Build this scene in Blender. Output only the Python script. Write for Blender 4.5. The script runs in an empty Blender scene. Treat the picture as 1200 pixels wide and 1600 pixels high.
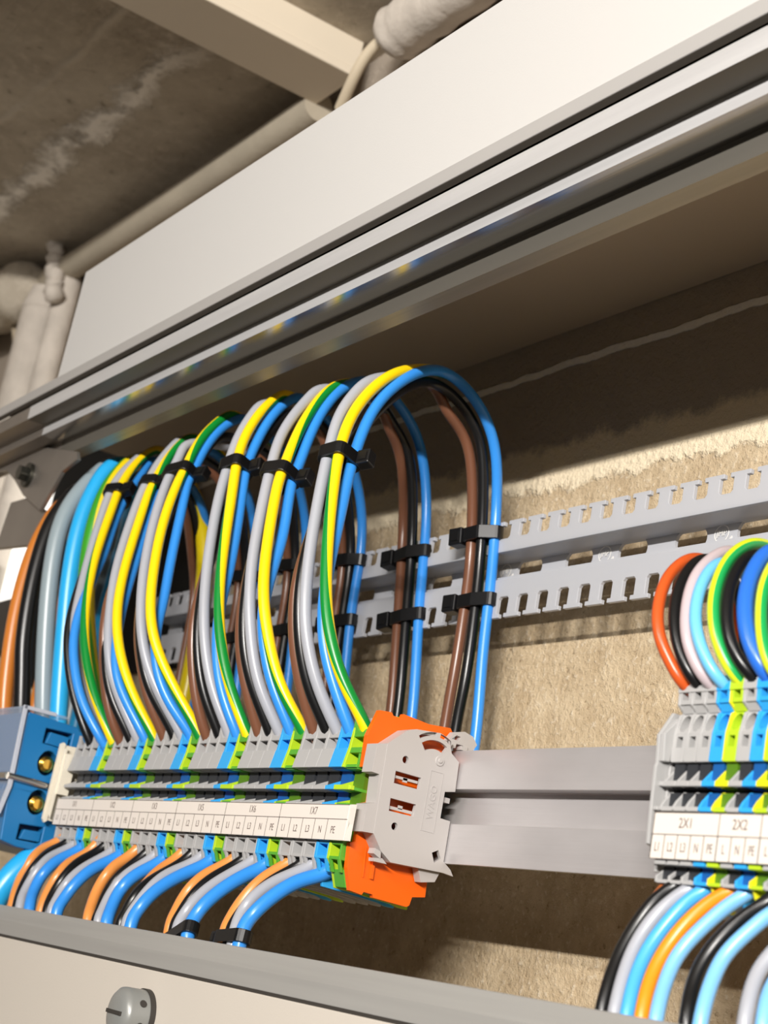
import bpy, bmesh, math, random
from mathutils import Vector, Matrix, noise
from mathutils.geometry import tessellate_polygon
random.seed(4)
S = 0.001                                   # everything below is written in millimetres
scn = bpy.context.scene
COL = scn.collection

# ------------------------------------------------------------------ camera
R_ = [[0.5461171, 0.8179987, 0.1806494], [-0.1367724, 0.2998198, -0.9441406], [-0.826468, 0.4909035, 0.2756163]]
CP = [415.402, -291.169, -56.717]
cam = bpy.data.objects.new('camera', bpy.data.cameras.new('camera'))
COL.objects.link(cam); scn.camera = cam
rot = Matrix(((R_[0][0], -R_[1][0], -R_[2][0]), (R_[0][1], -R_[1][1], -R_[2][1]), (R_[0][2], -R_[1][2], -R_[2][2])))
cam.matrix_world = Matrix.Translation(Vector(CP) * S) @ rot.to_4x4()
cam.data.sensor_fit = 'VERTICAL'; cam.data.sensor_height = 36; cam.data.sensor_width = 27
cam.data.lens = 2550 / 1600 * 36
cam.data.clip_start = 0.01; cam.data.clip_end = 20
cam.data.dof.use_dof = True
cam.data.dof.focus_distance = 0.50
cam.data.dof.aperture_fstop = 26

# ------------------------------------------------------------------ light
scn.view_settings.view_transform = 'Standard'; scn.view_settings.look = 'None'
scn.view_settings.gamma = 1; scn.view_settings.exposure = 0.20
w = bpy.data.worlds.new('room_light'); scn.world = w; w.use_nodes = True
w.node_tree.nodes['Background'].inputs[0].default_value = (1.0, 0.95, 0.9, 1)
w.node_tree.nodes['Background'].inputs[1].default_value = 0.05
def area(name, loc, target, sx, sy, power, color):
    l = bpy.data.lights.new(name, 'AREA'); l.shape = 'RECTANGLE'; l.size = sx; l.size_y = sy
    l.energy = power; l.color = color
    o = bpy.data.objects.new(name, l); COL.objects.link(o)
    loc = Vector(loc) * S; o.location = loc
    z = -(Vector(target) * S - loc).normalized()
    x = Vector((1, 0, 0)); y = z.cross(x).normalized(); x = y.cross(z)
    o.rotation_euler = Matrix((x, y, z)).transposed().to_euler()
    return o
area('ceiling_tube_lamp', (1400, -1350, 388), (1400, 0, 150), 0.8, 0.024, 66, (1.0, 0.96, 0.91))
area('near_ceiling_lamp', (420, -460, 396), (0, 0, 20), 0.5, 0.12, 0.45, (1.0, 0.97, 0.93))
area('ceiling_fill_light', (300, -850, 288), (300, 0, 300), 0.35, 0.018, 3.2, (1.0, 0.95, 0.9))  # fill light added to brighten the ceiling, not a known fitting

# ------------------------------------------------------------------ materials
def lin(c):
    return tuple(((v / 255 + 0.055) / 1.055) ** 2.4 if v / 255 > 0.04045 else v / 255 / 12.92 for v in c) + (1,)
MATS = {}
def mat(name, rgb, rough=0.4, metal=0.0, spec=0.5, bump=None, var=None, sss=0, coat=0):
    m = bpy.data.materials.new(name); m.use_nodes = True
    nt = m.node_tree; b = nt.nodes['Principled BSDF']
    b.inputs['Base Color'].default_value = lin(rgb); b.inputs['Roughness'].default_value = rough
    b.inputs['Metallic'].default_value = metal; b.inputs['Specular IOR Level'].default_value = spec
    b.inputs['Coat Weight'].default_value = coat
    tc = nt.nodes.new('ShaderNodeTexCoord')
    if var:      # (scale vector, amount): slow tone variation of the surface itself
        mp = nt.nodes.new('ShaderNodeMapping'); mp.inputs['Scale'].default_value = var[0]
        nt.links.new(tc.outputs['Object'], mp.inputs[0])
        n = nt.nodes.new('ShaderNodeTexNoise'); n.inputs['Scale'].default_value = 1; n.inputs['Detail'].default_value = 4
        nt.links.new(mp.outputs[0], n.inputs[0])
        r = nt.nodes.new('ShaderNodeMapRange'); r.inputs['To Min'].default_value = 1 - var[1]; r.inputs['To Max'].default_value = 1 + var[1]
        r.inputs['From Min'].default_value = 0.3; r.inputs['From Max'].default_value = 0.7
        nt.links.new(n.outputs[0], r.inputs[0])
        mx = nt.nodes.new('ShaderNodeVectorMath'); mx.operation = 'SCALE'
        mx.inputs[0].default_value = lin(rgb)[:3]; nt.links.new(r.outputs[0], mx.inputs['Scale'])
        nt.links.new(mx.outputs[0], b.inputs['Base Color'])
    if bump:     # (scale vector, strength)
        mp = nt.nodes.new('ShaderNodeMapping'); mp.inputs['Scale'].default_value = bump[0]
        nt.links.new(tc.outputs['Object'], mp.inputs[0])
        n = nt.nodes.new('ShaderNodeTexNoise'); n.inputs['Scale'].default_value = 1; n.inputs['Detail'].default_value = 5
        nt.links.new(mp.outputs[0], n.inputs[0])
        bp = nt.nodes.new('ShaderNodeBump'); bp.inputs['Strength'].default_value = bump[1]; bp.inputs['Distance'].default_value = 0.001
        nt.links.new(n.outputs[0], bp.inputs['Height']); nt.links.new(bp.outputs[0], b.inputs['Normal'])
    MATS[name] = m
    return m
white_sheet = mat('white_painted_steel', (196, 194, 191), 0.5, bump=((1500, 1500, 1500), 0.06))
cream_sheet = mat('cream_painted_steel', (200, 192, 181), 0.5, bump=((1500, 1500, 1500), 0.06))
strip_grey = mat('grey_plastic_strip', (150, 148, 144), 0.45, var=((8, 300, 300), 0.06))
lip_grey = mat('light_grey_edge', (166, 163, 160), 0.4)
alu_matt = mat('matt_aluminium', (206, 205, 205), 0.42, 0.35, bump=((20, 900, 900), 0.10), var=((10, 300, 300), 0.06))
alu = mat('brushed_aluminium', (190, 189, 188), 0.19, 1.0, bump=((20, 900, 900), 0.03), var=((6, 500, 500), 0.05))
alu_shade = mat('shaded_aluminium', (112, 108, 100), 0.5, 0.5)  # darkened aluminium, shade painted onto the profile's first underside and recessed face
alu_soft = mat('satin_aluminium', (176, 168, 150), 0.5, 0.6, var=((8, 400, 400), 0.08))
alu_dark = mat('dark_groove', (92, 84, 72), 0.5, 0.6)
rail_m = mat('rolled_rail_metal', (186, 182, 182), 0.36, 0.35, bump=((15, 600, 600), 0.10), var=((30, 90, 90), 0.06))
plate_m = mat('brown_grey_steel_plate', (186, 172, 154), 0.55, 0.1)
steel = mat('zinc_steel', (150, 143, 136), 0.4, 0.7, var=((30, 30, 30), 0.1))
steel_dark = mat('bolt_steel', (84, 84, 78), 0.35, 0.9)
t_grey = mat('grey_terminal_plastic', (172, 171, 170), 0.42)
t_blue = mat('blue_terminal_plastic', (50, 162, 228), 0.4)
t_lime = mat('lime_terminal_plastic', (178, 208, 40), 0.42)
t_green = mat('green_terminal_plastic', (84, 160, 48), 0.42)
t_yellow = mat('yellow_terminal_plastic', (232, 224, 30), 0.42)
orange = mat('orange_plastic', (240, 98, 10), 0.42)
clamp_m = mat('grey_clamp_plastic', (178, 173, 170), 0.42)
paper = mat('white_marker_card', (226, 217, 208), 0.5)
ink = mat('grey_brown_ink', (112, 98, 92), 0.6)
ink2 = mat('thin_ink_line', (112, 102, 96), 0.6)
dev_blue = mat('blue_moulded_housing', (28, 112, 170), 0.35)
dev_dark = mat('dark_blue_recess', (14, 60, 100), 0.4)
brass = mat('brass_screw', (236, 186, 84), 0.22, 1.0)
ivory = mat('ivory_end_stop', (222, 214, 196), 0.4)
nickel = mat('nickel_bar', (200, 196, 190), 0.25, 1.0)
tie_m = mat('black_nylon', (14, 14, 16), 0.36)
black_m = mat('black_sheet', (9, 9, 9), 0.8, spec=0.2)
pvc = mat('cream_pvc_trunking', (222, 210, 190), 0.5, bump=((60, 60, 60), 0.1))
pipe_m = mat('greyish_painted_pipe', (176, 166, 148), 0.6, bump=((200, 200, 200), 0.4), var=((20, 20, 20), 0.12))
plaster = mat('rough_white_plaster', (196, 187, 176), 0.8, bump=((160, 160, 160), 0.8), var=((60, 60, 60), 0.12))
cable_cream = mat('cream_cable_sheath', (198, 184, 160), 0.5)
knob_m = mat('grey_cover_screw', (140, 141, 138), 0.35, 0.2)
dark_gap = mat('dark_rubber', (52, 48, 44), 0.6)
WC = {'grey': (164, 166, 173), 'blue': (52, 140, 226), 'black': (20, 20, 21), 'brown': (116, 76, 56), 'orange': (220, 142, 72),
      'rust': (200, 84, 34), 'pink': (188, 172, 175), 'skyblue': (108, 186, 232), 'royal': (42, 106, 206), 'orange2': (176, 96, 44),
      'blue3': (76, 170, 238), 'orange3': (240, 142, 28), 'sky2': (122, 184, 236), 'bigorange': (196, 118, 48), 'lightblue': (40, 168, 230),
      'biggrey': (142, 156, 162)}
WM = {k: mat('insulation_' + k, v, 0.3, spec=0.5) for k, v in WC.items()}

def striped(name, yellow, green, gfrac=0.34):
    m = bpy.data.materials.new(name); m.use_nodes = True; nt = m.node_tree; b = nt.nodes['Principled BSDF']
    b.inputs['Roughness'].default_value = 0.3
    uv = nt.nodes.new('ShaderNodeUVMap'); sep = nt.nodes.new('ShaderNodeSeparateXYZ')
    fr = nt.nodes.new('ShaderNodeMath'); fr.operation = 'FRACT'
    lt = nt.nodes.new('ShaderNodeMath'); lt.operation = 'LESS_THAN'; lt.inputs[1].default_value = gfrac
    mx = nt.nodes.new('ShaderNodeMix'); mx.data_type = 'RGBA'
    mx.inputs['A'].default_value = lin(yellow); mx.inputs['B'].default_value = lin(green)
    nt.links.new(uv.outputs[0], sep.inputs[0]); nt.links.new(sep.outputs[0], fr.inputs[0]); nt.links.new(fr.outputs[0], lt.inputs[0])
    nt.links.new(lt.outputs[0], mx.inputs['Factor']); nt.links.new(mx.outputs['Result'], b.inputs['Base Color'])
    return m
WM['gnye'] = striped('green_yellow_insulation', (250, 212, 16), (14, 132, 50))
WM['gnye2'] = striped('lime_green_insulation', (206, 222, 40), (30, 160, 80), 0.40)
WM['biggnye'] = striped('thick_green_yellow_insulation', (226, 200, 20), (60, 150, 40))

def clear_plastic(name, rgb, trans, alpha_rough=0.35):
    m = bpy.data.materials.new(name); m.use_nodes = True; nt = m.node_tree; b = nt.nodes['Principled BSDF']
    b.inputs['Base Color'].default_value = lin(rgb); b.inputs['Roughness'].default_value = alpha_rough
    tr = nt.nodes.new('ShaderNodeBsdfTransparent'); mx = nt.nodes.new('ShaderNodeMixShader'); mx.inputs[0].default_value = trans
    tl = nt.nodes.new('ShaderNodeBsdfTranslucent'); tl.inputs[0].default_value = lin(rgb)
    m2 = nt.nodes.new('ShaderNodeMixShader'); m2.inputs[0].default_value = 0.25
    out = nt.nodes['Material Output']
    nt.links.new(b.outputs[0], m2.inputs[1]); nt.links.new(tl.outputs[0], m2.inputs[2])
    nt.links.new(m2.outputs[0], mx.inputs[1]); nt.links.new(tr.outputs[0], mx.inputs[2]); nt.links.new(mx.outputs[0], out.inputs[0])
    return m
rack_m = clear_plastic('translucent_grey_plastic', (206, 208, 214), 0.16)
rack_edge = clear_plastic('moulded_mark', (240, 238, 234), 0.0)
cover_m = clear_plastic('clear_cover', (186, 200, 220), 0.62, 0.12)
cover_edge = clear_plastic('clear_cover_edge', (214, 218, 228), 0.15, 0.2)

def emit(name, rgb, s):
    m = bpy.data.materials.new(name); m.use_nodes = True; nt = m.node_tree
    e = nt.nodes.new('ShaderNodeEmission'); e.inputs[0].default_value = lin(rgb); e.inputs[1].default_value = s
    nt.links.new(e.outputs[0], nt.nodes['Material Output'].inputs[0]); return m

def concrete(name, kind):
    m = bpy.data.materials.new(name); m.use_nodes = True; nt = m.node_tree; L = nt.links
    b = nt.nodes['Principled BSDF']; b.inputs['Roughness'].default_value = 0.9; b.inputs['Specular IOR Level'].default_value = 0.2
    tc = nt.nodes.new('ShaderNodeTexCoord'); sep = nt.nodes.new('ShaderNodeSeparateXYZ'); L.new(tc.outputs['Object'], sep.inputs[0])
    def noi(scale, detail=5, vec=None, rough=0.55):
        n = nt.nodes.new('ShaderNodeTexNoise'); n.inputs['Scale'].default_value = scale; n.inputs['Detail'].default_value = detail
        n.inputs['Roughness'].default_value = rough
        L.new(vec or tc.outputs['Object'], n.inputs[0]); return n.outputs[0]
    def mth(op, a, bb=0.0, c=None):
        n = nt.nodes.new('ShaderNodeMath'); n.operation = op
        for i, v in enumerate((a, bb, c)):
            if v is None: continue
            if isinstance(v, (int, float)): n.inputs[i].default_value = v
            else: L.new(v, n.inputs[i])
        return n.outputs[0]
    def rng(v, a, bb, c=0.0, d=1.0):
        n = nt.nodes.new('ShaderNodeMapRange'); L.new(v, n.inputs[0])
        for i, q in enumerate((a, bb, c, d)): n.inputs[i + 1].default_value = q
        return n.outputs[0]
    def mix(f, a, bb):
        n = nt.nodes.new('ShaderNodeMix'); n.data_type = 'RGBA'; L.new(f, n.inputs['Factor'])
        for k, v in (('A', a), ('B', bb)):
            if isinstance(v, tuple): n.inputs[k].default_value = lin(v)
            else: L.new(v, n.inputs[k])
        return n.outputs['Result']
    big, mid, fine = noi(14), noi(95, 8, rough=0.7), noi(420, 6, rough=0.65)
    x, y, z = sep.outputs
    if kind == 'wall':
        c = mix(rng(mid, 0.35, 0.65), (188, 166, 134), (212, 192, 160))
        c = mix(rng(fine, 0.56, 0.72), c, (226, 212, 188))
        c = mix(rng(fine, 0.40, 0.28), c, (150, 128, 98))
        # cream plaster smear along the wall, ragged lower edge; greyer colour above it
        zz = mth('ADD', z, mth('MULTIPLY', mth('SUBTRACT', noi(45, 6, rough=0.7), 0.5), 0.022))
        sm = rng(zz, 0.1315, 0.1335)
        c = mix(sm, c, (236, 220, 190))
        c = mix(rng(zz, 0.148, 0.152), c, (172, 160, 146))
        # thin white line of plaster
        dz = mth('ABSOLUTE', mth('SUBTRACT', mth('ADD', z, mth('MULTIPLY', mth('SUBTRACT', noi(60, 4), 0.5), 0.004)), 0.184))
        line = rng(dz, 0.0019, 0.0014)
        c = mix(line, c, (255, 250, 242))
        h = mth('ADD', mth('MULTIPLY', mid, 0.45), mth('MULTIPLY', fine, 0.6))
        h = mth('ADD', h, mth('MULTIPLY', line, 0.5)); h = mth('ADD', h, mth('MULTIPLY', sm, 0.35))
        st, dist = 0.9, 0.0028
    else:
        c = mix(rng(big, 0.35, 0.65), (170, 159, 143), (198, 188, 171))
        c = mix(rng(mid, 0.5, 0.75), c, (208, 198, 182))
        c = mix(rng(mid, 0.42, 0.3), c, (146, 135, 119))
        # a crooked ridge of lime bloom along the slab joint, a faint second line and board marks beyond it
        u = mth('ADD', y, mth('MULTIPLY', mth('SUBTRACT', noi(22, 6, rough=0.7), 0.5), 0.060))
        d = mth('ABSOLUTE', mth('ADD', u, 0.017))
        rd = mth('MULTIPLY', rng(d, 0.013, 0.003), rng(noi(38, 6, rough=0.75), 0.36, 0.48))
        rd = mth('MULTIPLY', rd, rng(x, -0.33, -0.38))
        c = mix(rd, c, (250, 244, 234))
        u2 = mth('ADD', y, mth('MULTIPLY', mth('SUBTRACT', noi(12), 0.5), 0.02))
        l2 = mth('MULTIPLY', rng(mth('ABSOLUTE', mth('ADD', u2, 0.058)), 0.004, 0.0008), rng(noi(25), 0.35, 0.6))
        c = mix(mth('MULTIPLY', l2, 0.8), c, (206, 197, 182))
        mp = nt.nodes.new('ShaderNodeMapping'); mp.inputs['Scale'].default_value = (6, 240, 6); L.new(tc.outputs['Object'], mp.inputs[0])
        brd = noi(1, 3, mp.outputs[0])
        brd = mth('MULTIPLY', brd, rng(y, -0.06, -0.09))
        h = mth('ADD', mth('MULTIPLY', mid, 0.35), mth('MULTIPLY', rd, 0.9)); h = mth('ADD', h, mth('MULTIPLY', fine, 0.08))
        h = mth('ADD', h, mth('MULTIPLY', big, 1.0)); h = mth('ADD', h, mth('MULTIPLY', brd, 0.35)); h = mth('ADD', h, mth('MULTIPLY', l2, 0.3))
        st, dist = 0.8, 0.006
    L.new(c, b.inputs['Base Color'])
    bp = nt.nodes.new('ShaderNodeBump'); bp.inputs['Strength'].default_value = st; bp.inputs['Distance'].default_value = dist
    L.new(h, bp.inputs['Height']); L.new(bp.outputs[0], b.inputs['Normal'])
    return m
wall_m = concrete('rough_rendered_wall', 'wall')
ceil_m = concrete('bare_concrete_slab', 'ceiling')

# ------------------------------------------------------------------ mesh helpers (millimetres in, metres out)
class MB:
    def __init__(s): s.v = []; s.f = []; s.m = []; s.uv = []; s.sm = []
    def add(s, vs, fs, mi=0, uv=None, smooth=False):
        o = len(s.v); s.v += [tuple(c * S for c in p) for p in vs]
        for i, f in enumerate(fs):
            s.f.append(tuple(o + k for k in f)); s.m.append(mi); s.uv.append(uv[i] if uv else None); s.sm.append(smooth)
        return s
    def box(s, a, b, mi=0):
        (x0, y0, z0), (x1, y1, z1) = a, b
        vs = [(x, y, z) for x in (x0, x1) for y in (y0, y1) for z in (z0, z1)]
        return s.add(vs, [(0, 1, 3, 2), (4, 6, 7, 5), (0, 4, 5, 1), (2, 3, 7, 6), (0, 2, 6, 4), (1, 5, 7, 3)], mi)
    def prism(s, pts, lo, hi, axis='x', mi=0, holes=()):
        """polygon extruded along an axis; pts are (y,z) for x, (x,z) for y, (x,y) for z"""
        rings = [list(pts)] + [list(h) for h in holes]
        flat = [p for r in rings for p in r]
        tri = tessellate_polygon([[Vector((p[0], p[1], 0)) for p in r] for r in rings])
        def mk(p, t):
            return (t, p[0], p[1]) if axis == 'x' else (p[0], t, p[1]) if axis == 'y' else (p[0], p[1], t)
        n = len(flat); vs = [mk(p, lo) for p in flat] + [mk(p, hi) for p in flat]
        fs = [tuple(t) for t in tri] + [tuple(n + k for k in reversed(t)) for t in tri]
        o = 0
        for r in rings:
            k = len(r)
            for i in range(k):
                j = (i + 1) % k; fs.append((o + i, o + j, n + o + j, n + o + i))
            o += k
        return s.add(vs, fs, mi)
    def cyl(s, a, b, r0, r1=None, n=24, mi=0, caps=True, smooth=True):
        r1 = r0 if r1 is None else r1
        a, b = Vector(a), Vector(b); t = (b - a).normalized()
        u = t.orthogonal().normalized(); w_ = t.cross(u)
        vs = []
        for c, r in ((a, r0), (b, r1)):
            vs += [tuple(c + u * r * math.cos(2 * math.pi * i / n) + w_ * r * math.sin(2 * math.pi * i / n)) for i in range(n)]
        s.add(vs, [(i, (i + 1) % n, n + (i + 1) % n, n + i) for i in range(n)], mi, smooth=smooth)
        if caps:
            s.add(vs[:n], [tuple(range(n - 1, -1, -1))], mi); s.add(vs[n:], [tuple(range(n))], mi)
        return s
    def build(s, name, mats, parent=None, bevel=0, kind=None):
        me = bpy.data.meshes.new(name); me.from_pydata(s.v, [], s.f)
        for m in (mats if isinstance(mats, (list, tuple)) else [mats]): me.materials.append(m)
        for p, mi, sm in zip(me.polygons, s.m, s.sm): p.material_index = mi; p.use_smooth = sm
        if any(u is not None for u in s.uv):
            ul = me.uv_layers.new(name='UVMap')
            for p, u in zip(me.polygons, s.uv):
                if u:
                    for li, q in zip(p.loop_indices, u): ul.data[li].uv = q
        bm = bmesh.new(); bm.from_mesh(me)
        if not any(u is not None for u in s.uv): bmesh.ops.recalc_face_normals(bm, faces=bm.faces)
        bm.to_mesh(me); bm.free()
        o = bpy.data.objects.new(name, me); COL.objects.link(o)
        if parent: o.parent = parent
        if bevel:
            b = o.modifiers.new('bevel', 'BEVEL'); b.width = bevel * S; b.segments = 2; b.limit_method = 'ANGLE'; b.angle_limit = math.radians(40)
        if kind: o['kind'] = kind
        return o
def tag(o, label, cat, group=None):
    o['label'] = label; o['category'] = cat
    if group: o['group'] = group
    return o
def thing(name, label, cat, loc=(0, 0, 0), group=None):
    o = bpy.data.objects.new(name, None); COL.objects.link(o); o.empty_display_size = 0.005
    o.location = Vector(loc) * S
    return tag(o, label, cat, group)
def spline(P, per=7, relax=3):
    P = [Vector(p) for p in P]; Q = [P[0] * 2 - P[1]] + P + [P[-1] * 2 - P[-2]]; out = []
    for i in range(1, len(Q) - 2):
        a, b, c, d = Q[i - 1:i + 3]
        for k in range(per):
            t = k / per
            out.append(0.5 * ((2 * b) + (c - a) * t + (2 * a - 5 * b + 4 * c - d) * t * t + (3 * b - a - 3 * c + d) * t ** 3))
    out.append(P[-1])
    for _ in range(relax * per):
        out = [out[0]] + [out[i] * 0.5 + (out[i - 1] + out[i + 1]) * 0.25 for i in range(1, len(out) - 1)] + [out[-1]]
    return out
VIEW = Vector((0.75, -0.62, -0.2))
def tube(mb, C_, r, n=14, phase=None, mi=0):
    m = len(C_); vs = []; th = []
    for i, c in enumerate(C_):
        t = (C_[min(i + 1, m - 1)] - C_[max(i - 1, 0)]).normalized()
        e = (VIEW - t * VIEW.dot(t)).normalized(); g = t.cross(e)
        rr = r(i / (m - 1)) if callable(r) else r
        for k in range(n):
            a = 2 * math.pi * k / n; vs.append(tuple(c + e * rr * math.cos(a) + g * rr * math.sin(a)))
    fs = []; uv = []
    for i in range(m - 1):
        for k in range(n):
            j = (k + 1) % n; fs.append((i * n + k, i * n + j, (i + 1) * n + j, (i + 1) * n + k))
            p0 = phase(i / (m - 1)) if phase else 0; p1 = phase((i + 1) / (m - 1)) if phase else 0
            uv.append([(k / n + p0, 0), ((k + 1) / n + p0, 0), ((k + 1) / n + p1, 0), (k / n + p1, 0)])
    mb.add(vs, fs, mi, uv, smooth=True)
    return mb
def cap(mb, C_, r, n=14):
    return mb
def text(txt, size, loc, name, m, parent, sx=1.0, depth=0.05, rotx=90, align='CENTER'):
    cu = bpy.data.curves.new(name, 'FONT'); cu.body = txt; cu.size = size * S; cu.align_x = align; cu.align_y = 'CENTER'
    cu.extrude = depth * S; cu.resolution_u = 3
    o = bpy.data.objects.new(name, cu); COL.objects.link(o)
    dg = bpy.context.evaluated_depsgraph_get(); me = bpy.data.meshes.new_from_object(o.evaluated_get(dg))
    bpy.data.objects.remove(o); bpy.data.curves.remove(cu)
    M4 = Matrix.Translation(Vector(loc) * S) @ Matrix.Rotation(math.radians(rotx), 4, 'X') @ Matrix.Diagonal((sx, 1, 1, 1))
    me.transform(M4)
    return me
def join_text(parts, name, m, parent):
    v = []; f = []
    for me in parts:
        o = len(v); v += [tuple(q.co) for q in me.vertices]; f += [tuple(o + k for k in p.vertices) for p in me.polygons]
        bpy.data.meshes.remove(me)
    me = bpy.data.meshes.new(name); me.from_pydata(v, [], f); me.materials.append(m)
    o = bpy.data.objects.new(name, me); COL.objects.link(o); o.parent = parent
    return o

# ------------------------------------------------------------------ the room
WY = 60
def plane_grid(name, m, pts, kind='structure'):
    mb = MB(); mb.add(pts, [tuple(range(len(pts)))]); return mb.build(name, m, kind=kind)
mb = MB().box((-1000, WY, -1400), (700, WY + 60, 410)); mb.build('wall_back', wall_m, kind='structure')
mb = MB().box((-1000, -700, 410), (700, WY + 60, 470)); mb.build('ceiling', ceil_m, kind='structure')
mb = MB().box((-1060, -700, -1400), (-1000, WY + 60, 470)); mb.build('wall_left', plaster, kind='structure')
mb = MB().box((-1060, -3000, -1460), (2500, WY + 60, -1400)); mb.build('floor', mat('grey_screed', (120, 114, 104), 0.8), kind='structure')

# bright window far behind the left-hand cables
win = thing('window_1', 'overexposed bright window behind the thick cables', 'window'); win['kind'] = 'structure'
for k in ('label', 'category'): del win[k]
MB().box((-735, 56, 142), (-596, 58, 262)).build('window_pane', emit('daylight_pane', (255, 250, 240), 1.6), win)
MB().box((-745, 52, 106), (-590, 59.5, 141)).build('window_frame', dark_gap, win)

# ------------------------------------------------------------------ pipes, trunking and cables under the ceiling
mb = MB(); tube(mb, spline([(-1000, 44, 393), (-700, 47, 392), (-660, 47, 391), (-459, 48, 387), (-330, 48, 387), (-305, 48, 388)], 8), 9, 20)
mb.cyl((-305, 48, 388), (-304, 48, 388), 9, n=20)
tag(mb.build('ceiling_pipe', pipe_m), 'long grey painted pipe running along the top of the wall under the ceiling', 'pipe')
tr = thing('cable_trunking', 'cream plastic cable trunking fixed across the concrete ceiling', 'trunking', (-284, 20, 410))
mb = MB(); mb.prism([(-20, -21), (20, -21), (20, 0), (-20, 0)], -560, 27, 'y'); mb.build('trunking_body', pvc, tr, bevel=0.8)
mb = MB(); mb.prism([(-20.6, -21.8), (20.6, -21.8), (20.6, -17), (-20.6, -17)], -560, 26, 'y'); mb.build('trunking_lid', pvc, tr, bevel=0.8)
mb = MB(); tube(mb, spline([(-226, 42, 392), (-212, 42, 395), (-150, 43, 396), (-60, 44, 398), (60, 44, 398)], 6),
                lambda t: 14 * (0.55 + 0.45 * min(1, t * 16)) + 0.8 * math.sin(t * 60), 24)
mb.cyl((-226, 42, 392), (-225, 42, 392), 7.6, n=20)
tag(mb.build('lagged_pipe', plaster), 'thick white plaster-lagged pipe end above the white panel', 'pipe')
mb = MB(); tube(mb, spline([(-262, 40, 366), (-246, 36, 376), (-236, 36, 387), (-224, 40, 394), (-205, 46, 398)], 8), 3.0, 12)
tag(mb.build('white_cable', cable_cream), 'short cream cable curling out beside the white lagged pipe', 'cable')
mb = MB(); tube(mb, spline([(-860, 48, 470), (-800, 48, 425), (-752, 48, 378), (-722, 48, 345), (-706, 49, 315), (-700, 50, 260), (-700, 50, 120)], 8), 5.2, 14)
tag(mb.build('drooping_cable', cable_cream), 'cream cable drooping down the wall behind the left end of the profile', 'cable')
mb = MB(); mb.cyl((-692, 48, 372), (-690, 48, 120), 15, n=24); mb.cyl((-692, 48, 384), (-692, 48, 366), 12, 15.5, n=24)
tag(mb.build('wall_conduit', plaster), 'white vertical wall conduit beside the drooping cream cable', 'conduit')
mb = MB(); mb.cyl((-655, 50, 384), (-655, 50, 120), 9, n=24)
tag(mb.build('thin_conduit', plaster), 'narrow white conduit between the thick conduit and the white panel', 'conduit')
random.seed(11); mb = MB()
for i in range(7):
    x = -668 + i * 4.2 + random.uniform(-2, 2); z = 410 - i * 7.5
    c = Vector((x, 38, z)); rr = random.uniform(5, 8); vs = []; 
    bm = bmesh.new(); bmesh.ops.create_icosphere(bm, subdivisions=2, radius=rr)
    vs = [tuple(c + v.co * (1 + 0.45 * noise.noise(v.co * 0.3 + c))) for v in bm.verts]; fs = [tuple(v.index for v in f.verts) for f in bm.faces]; bm.free()
    mb.add(vs, fs, 0, smooth=True)
tag(mb.build('plaster_clump', plaster), 'crumbly white plaster clump stuck over the grey pipe', 'plaster')
mb = MB(); tube(mb, spline([(-1000, 20, 372), (-860, 24, 378), (-800, 28, 384), (-730, 34, 386), (-690, 46, 384)], 6), lambda t: (24 + 4 * math.sin(9 * t) + 3 * math.sin(31 * t)) * math.sqrt(max(0.0004, 1 - t ** 6)), 20)  # lump added to throw shade into the far-left corner
tag(mb.build('shading_ledge', ceil_m), 'rough concrete ledge added to shade the ceiling corner at far left', 'ledge')

# ------------------------------------------------------------------ cabinet: upper cover, profile, top plate
FY = -61
cp = thing('upper_cover_panel', 'large plain white steel cover panel above the aluminium profile', 'panel', (0, FY, 184))
mb = MB(); mb.prism([(-288, 0), (350, 0), (350, 54.5), (-286, 54.5)], 0, 3, 'y')
mb.box((-286, 3, 52), (350, 22, 54.5)); mb.build('panel_sheet', white_sheet, cp, bevel=0.4)
mb = MB().box((-600, -0.8, -5.2), (350, 2.4, 0)); mb.build('edge_strip', lip_grey, cp, bevel=0.3)
pr = thing('aluminium_profile', 'stepped shiny aluminium profile running across under the white panel', 'profile', (0, FY, 170))
y1, y2, y3 = 8.8, 19.6, 26.3
# stepped cross-section: (y, z) from the groove down to the rear flange
sec = [(0, 5.7), (0, -0.8), (y1, -0.8), (y1, -5.9), (y2, -5.9), (y2, -13.5), (y3, -13.5), (y3, -10.5), (y2 + 3, -10.5), (y2 + 3, 9), (4, 9), (4, 5.7)]
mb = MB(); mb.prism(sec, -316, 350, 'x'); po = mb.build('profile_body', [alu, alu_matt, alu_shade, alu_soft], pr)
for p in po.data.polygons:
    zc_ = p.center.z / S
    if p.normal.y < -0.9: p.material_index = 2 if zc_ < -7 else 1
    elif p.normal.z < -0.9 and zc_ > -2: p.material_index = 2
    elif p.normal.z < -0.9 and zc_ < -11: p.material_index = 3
mb = MB(); mb.prism([(0, 5.7), (0, -0.8), (y1, -0.8), (y1, -5.9), (y2, -5.9), (y2, -9), (y2 + 2, -9), (y2 + 2, 5.7)], -600, -316.2, 'x'); mb.build('profile_tail', steel, pr, bevel=0.25)
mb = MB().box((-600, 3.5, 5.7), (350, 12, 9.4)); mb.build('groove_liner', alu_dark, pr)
mb = MB().box((-420, -38, 198.6), (350, WY - 0.5, 201)); mb.box((-420, -38, 180), (350, -35, 201))
tag(mb.build('top_plate', plate_m), 'flat brown-grey steel plate closing the cabinet top back to the wall', 'plate')
br = thing('corner_bracket', 'bent zinc corner bracket below the left end of the aluminium profile', 'bracket', (-340, -44, 150))
def rel(P, o): return [(a - o[0], b - o[1]) for a, b in P]
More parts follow.
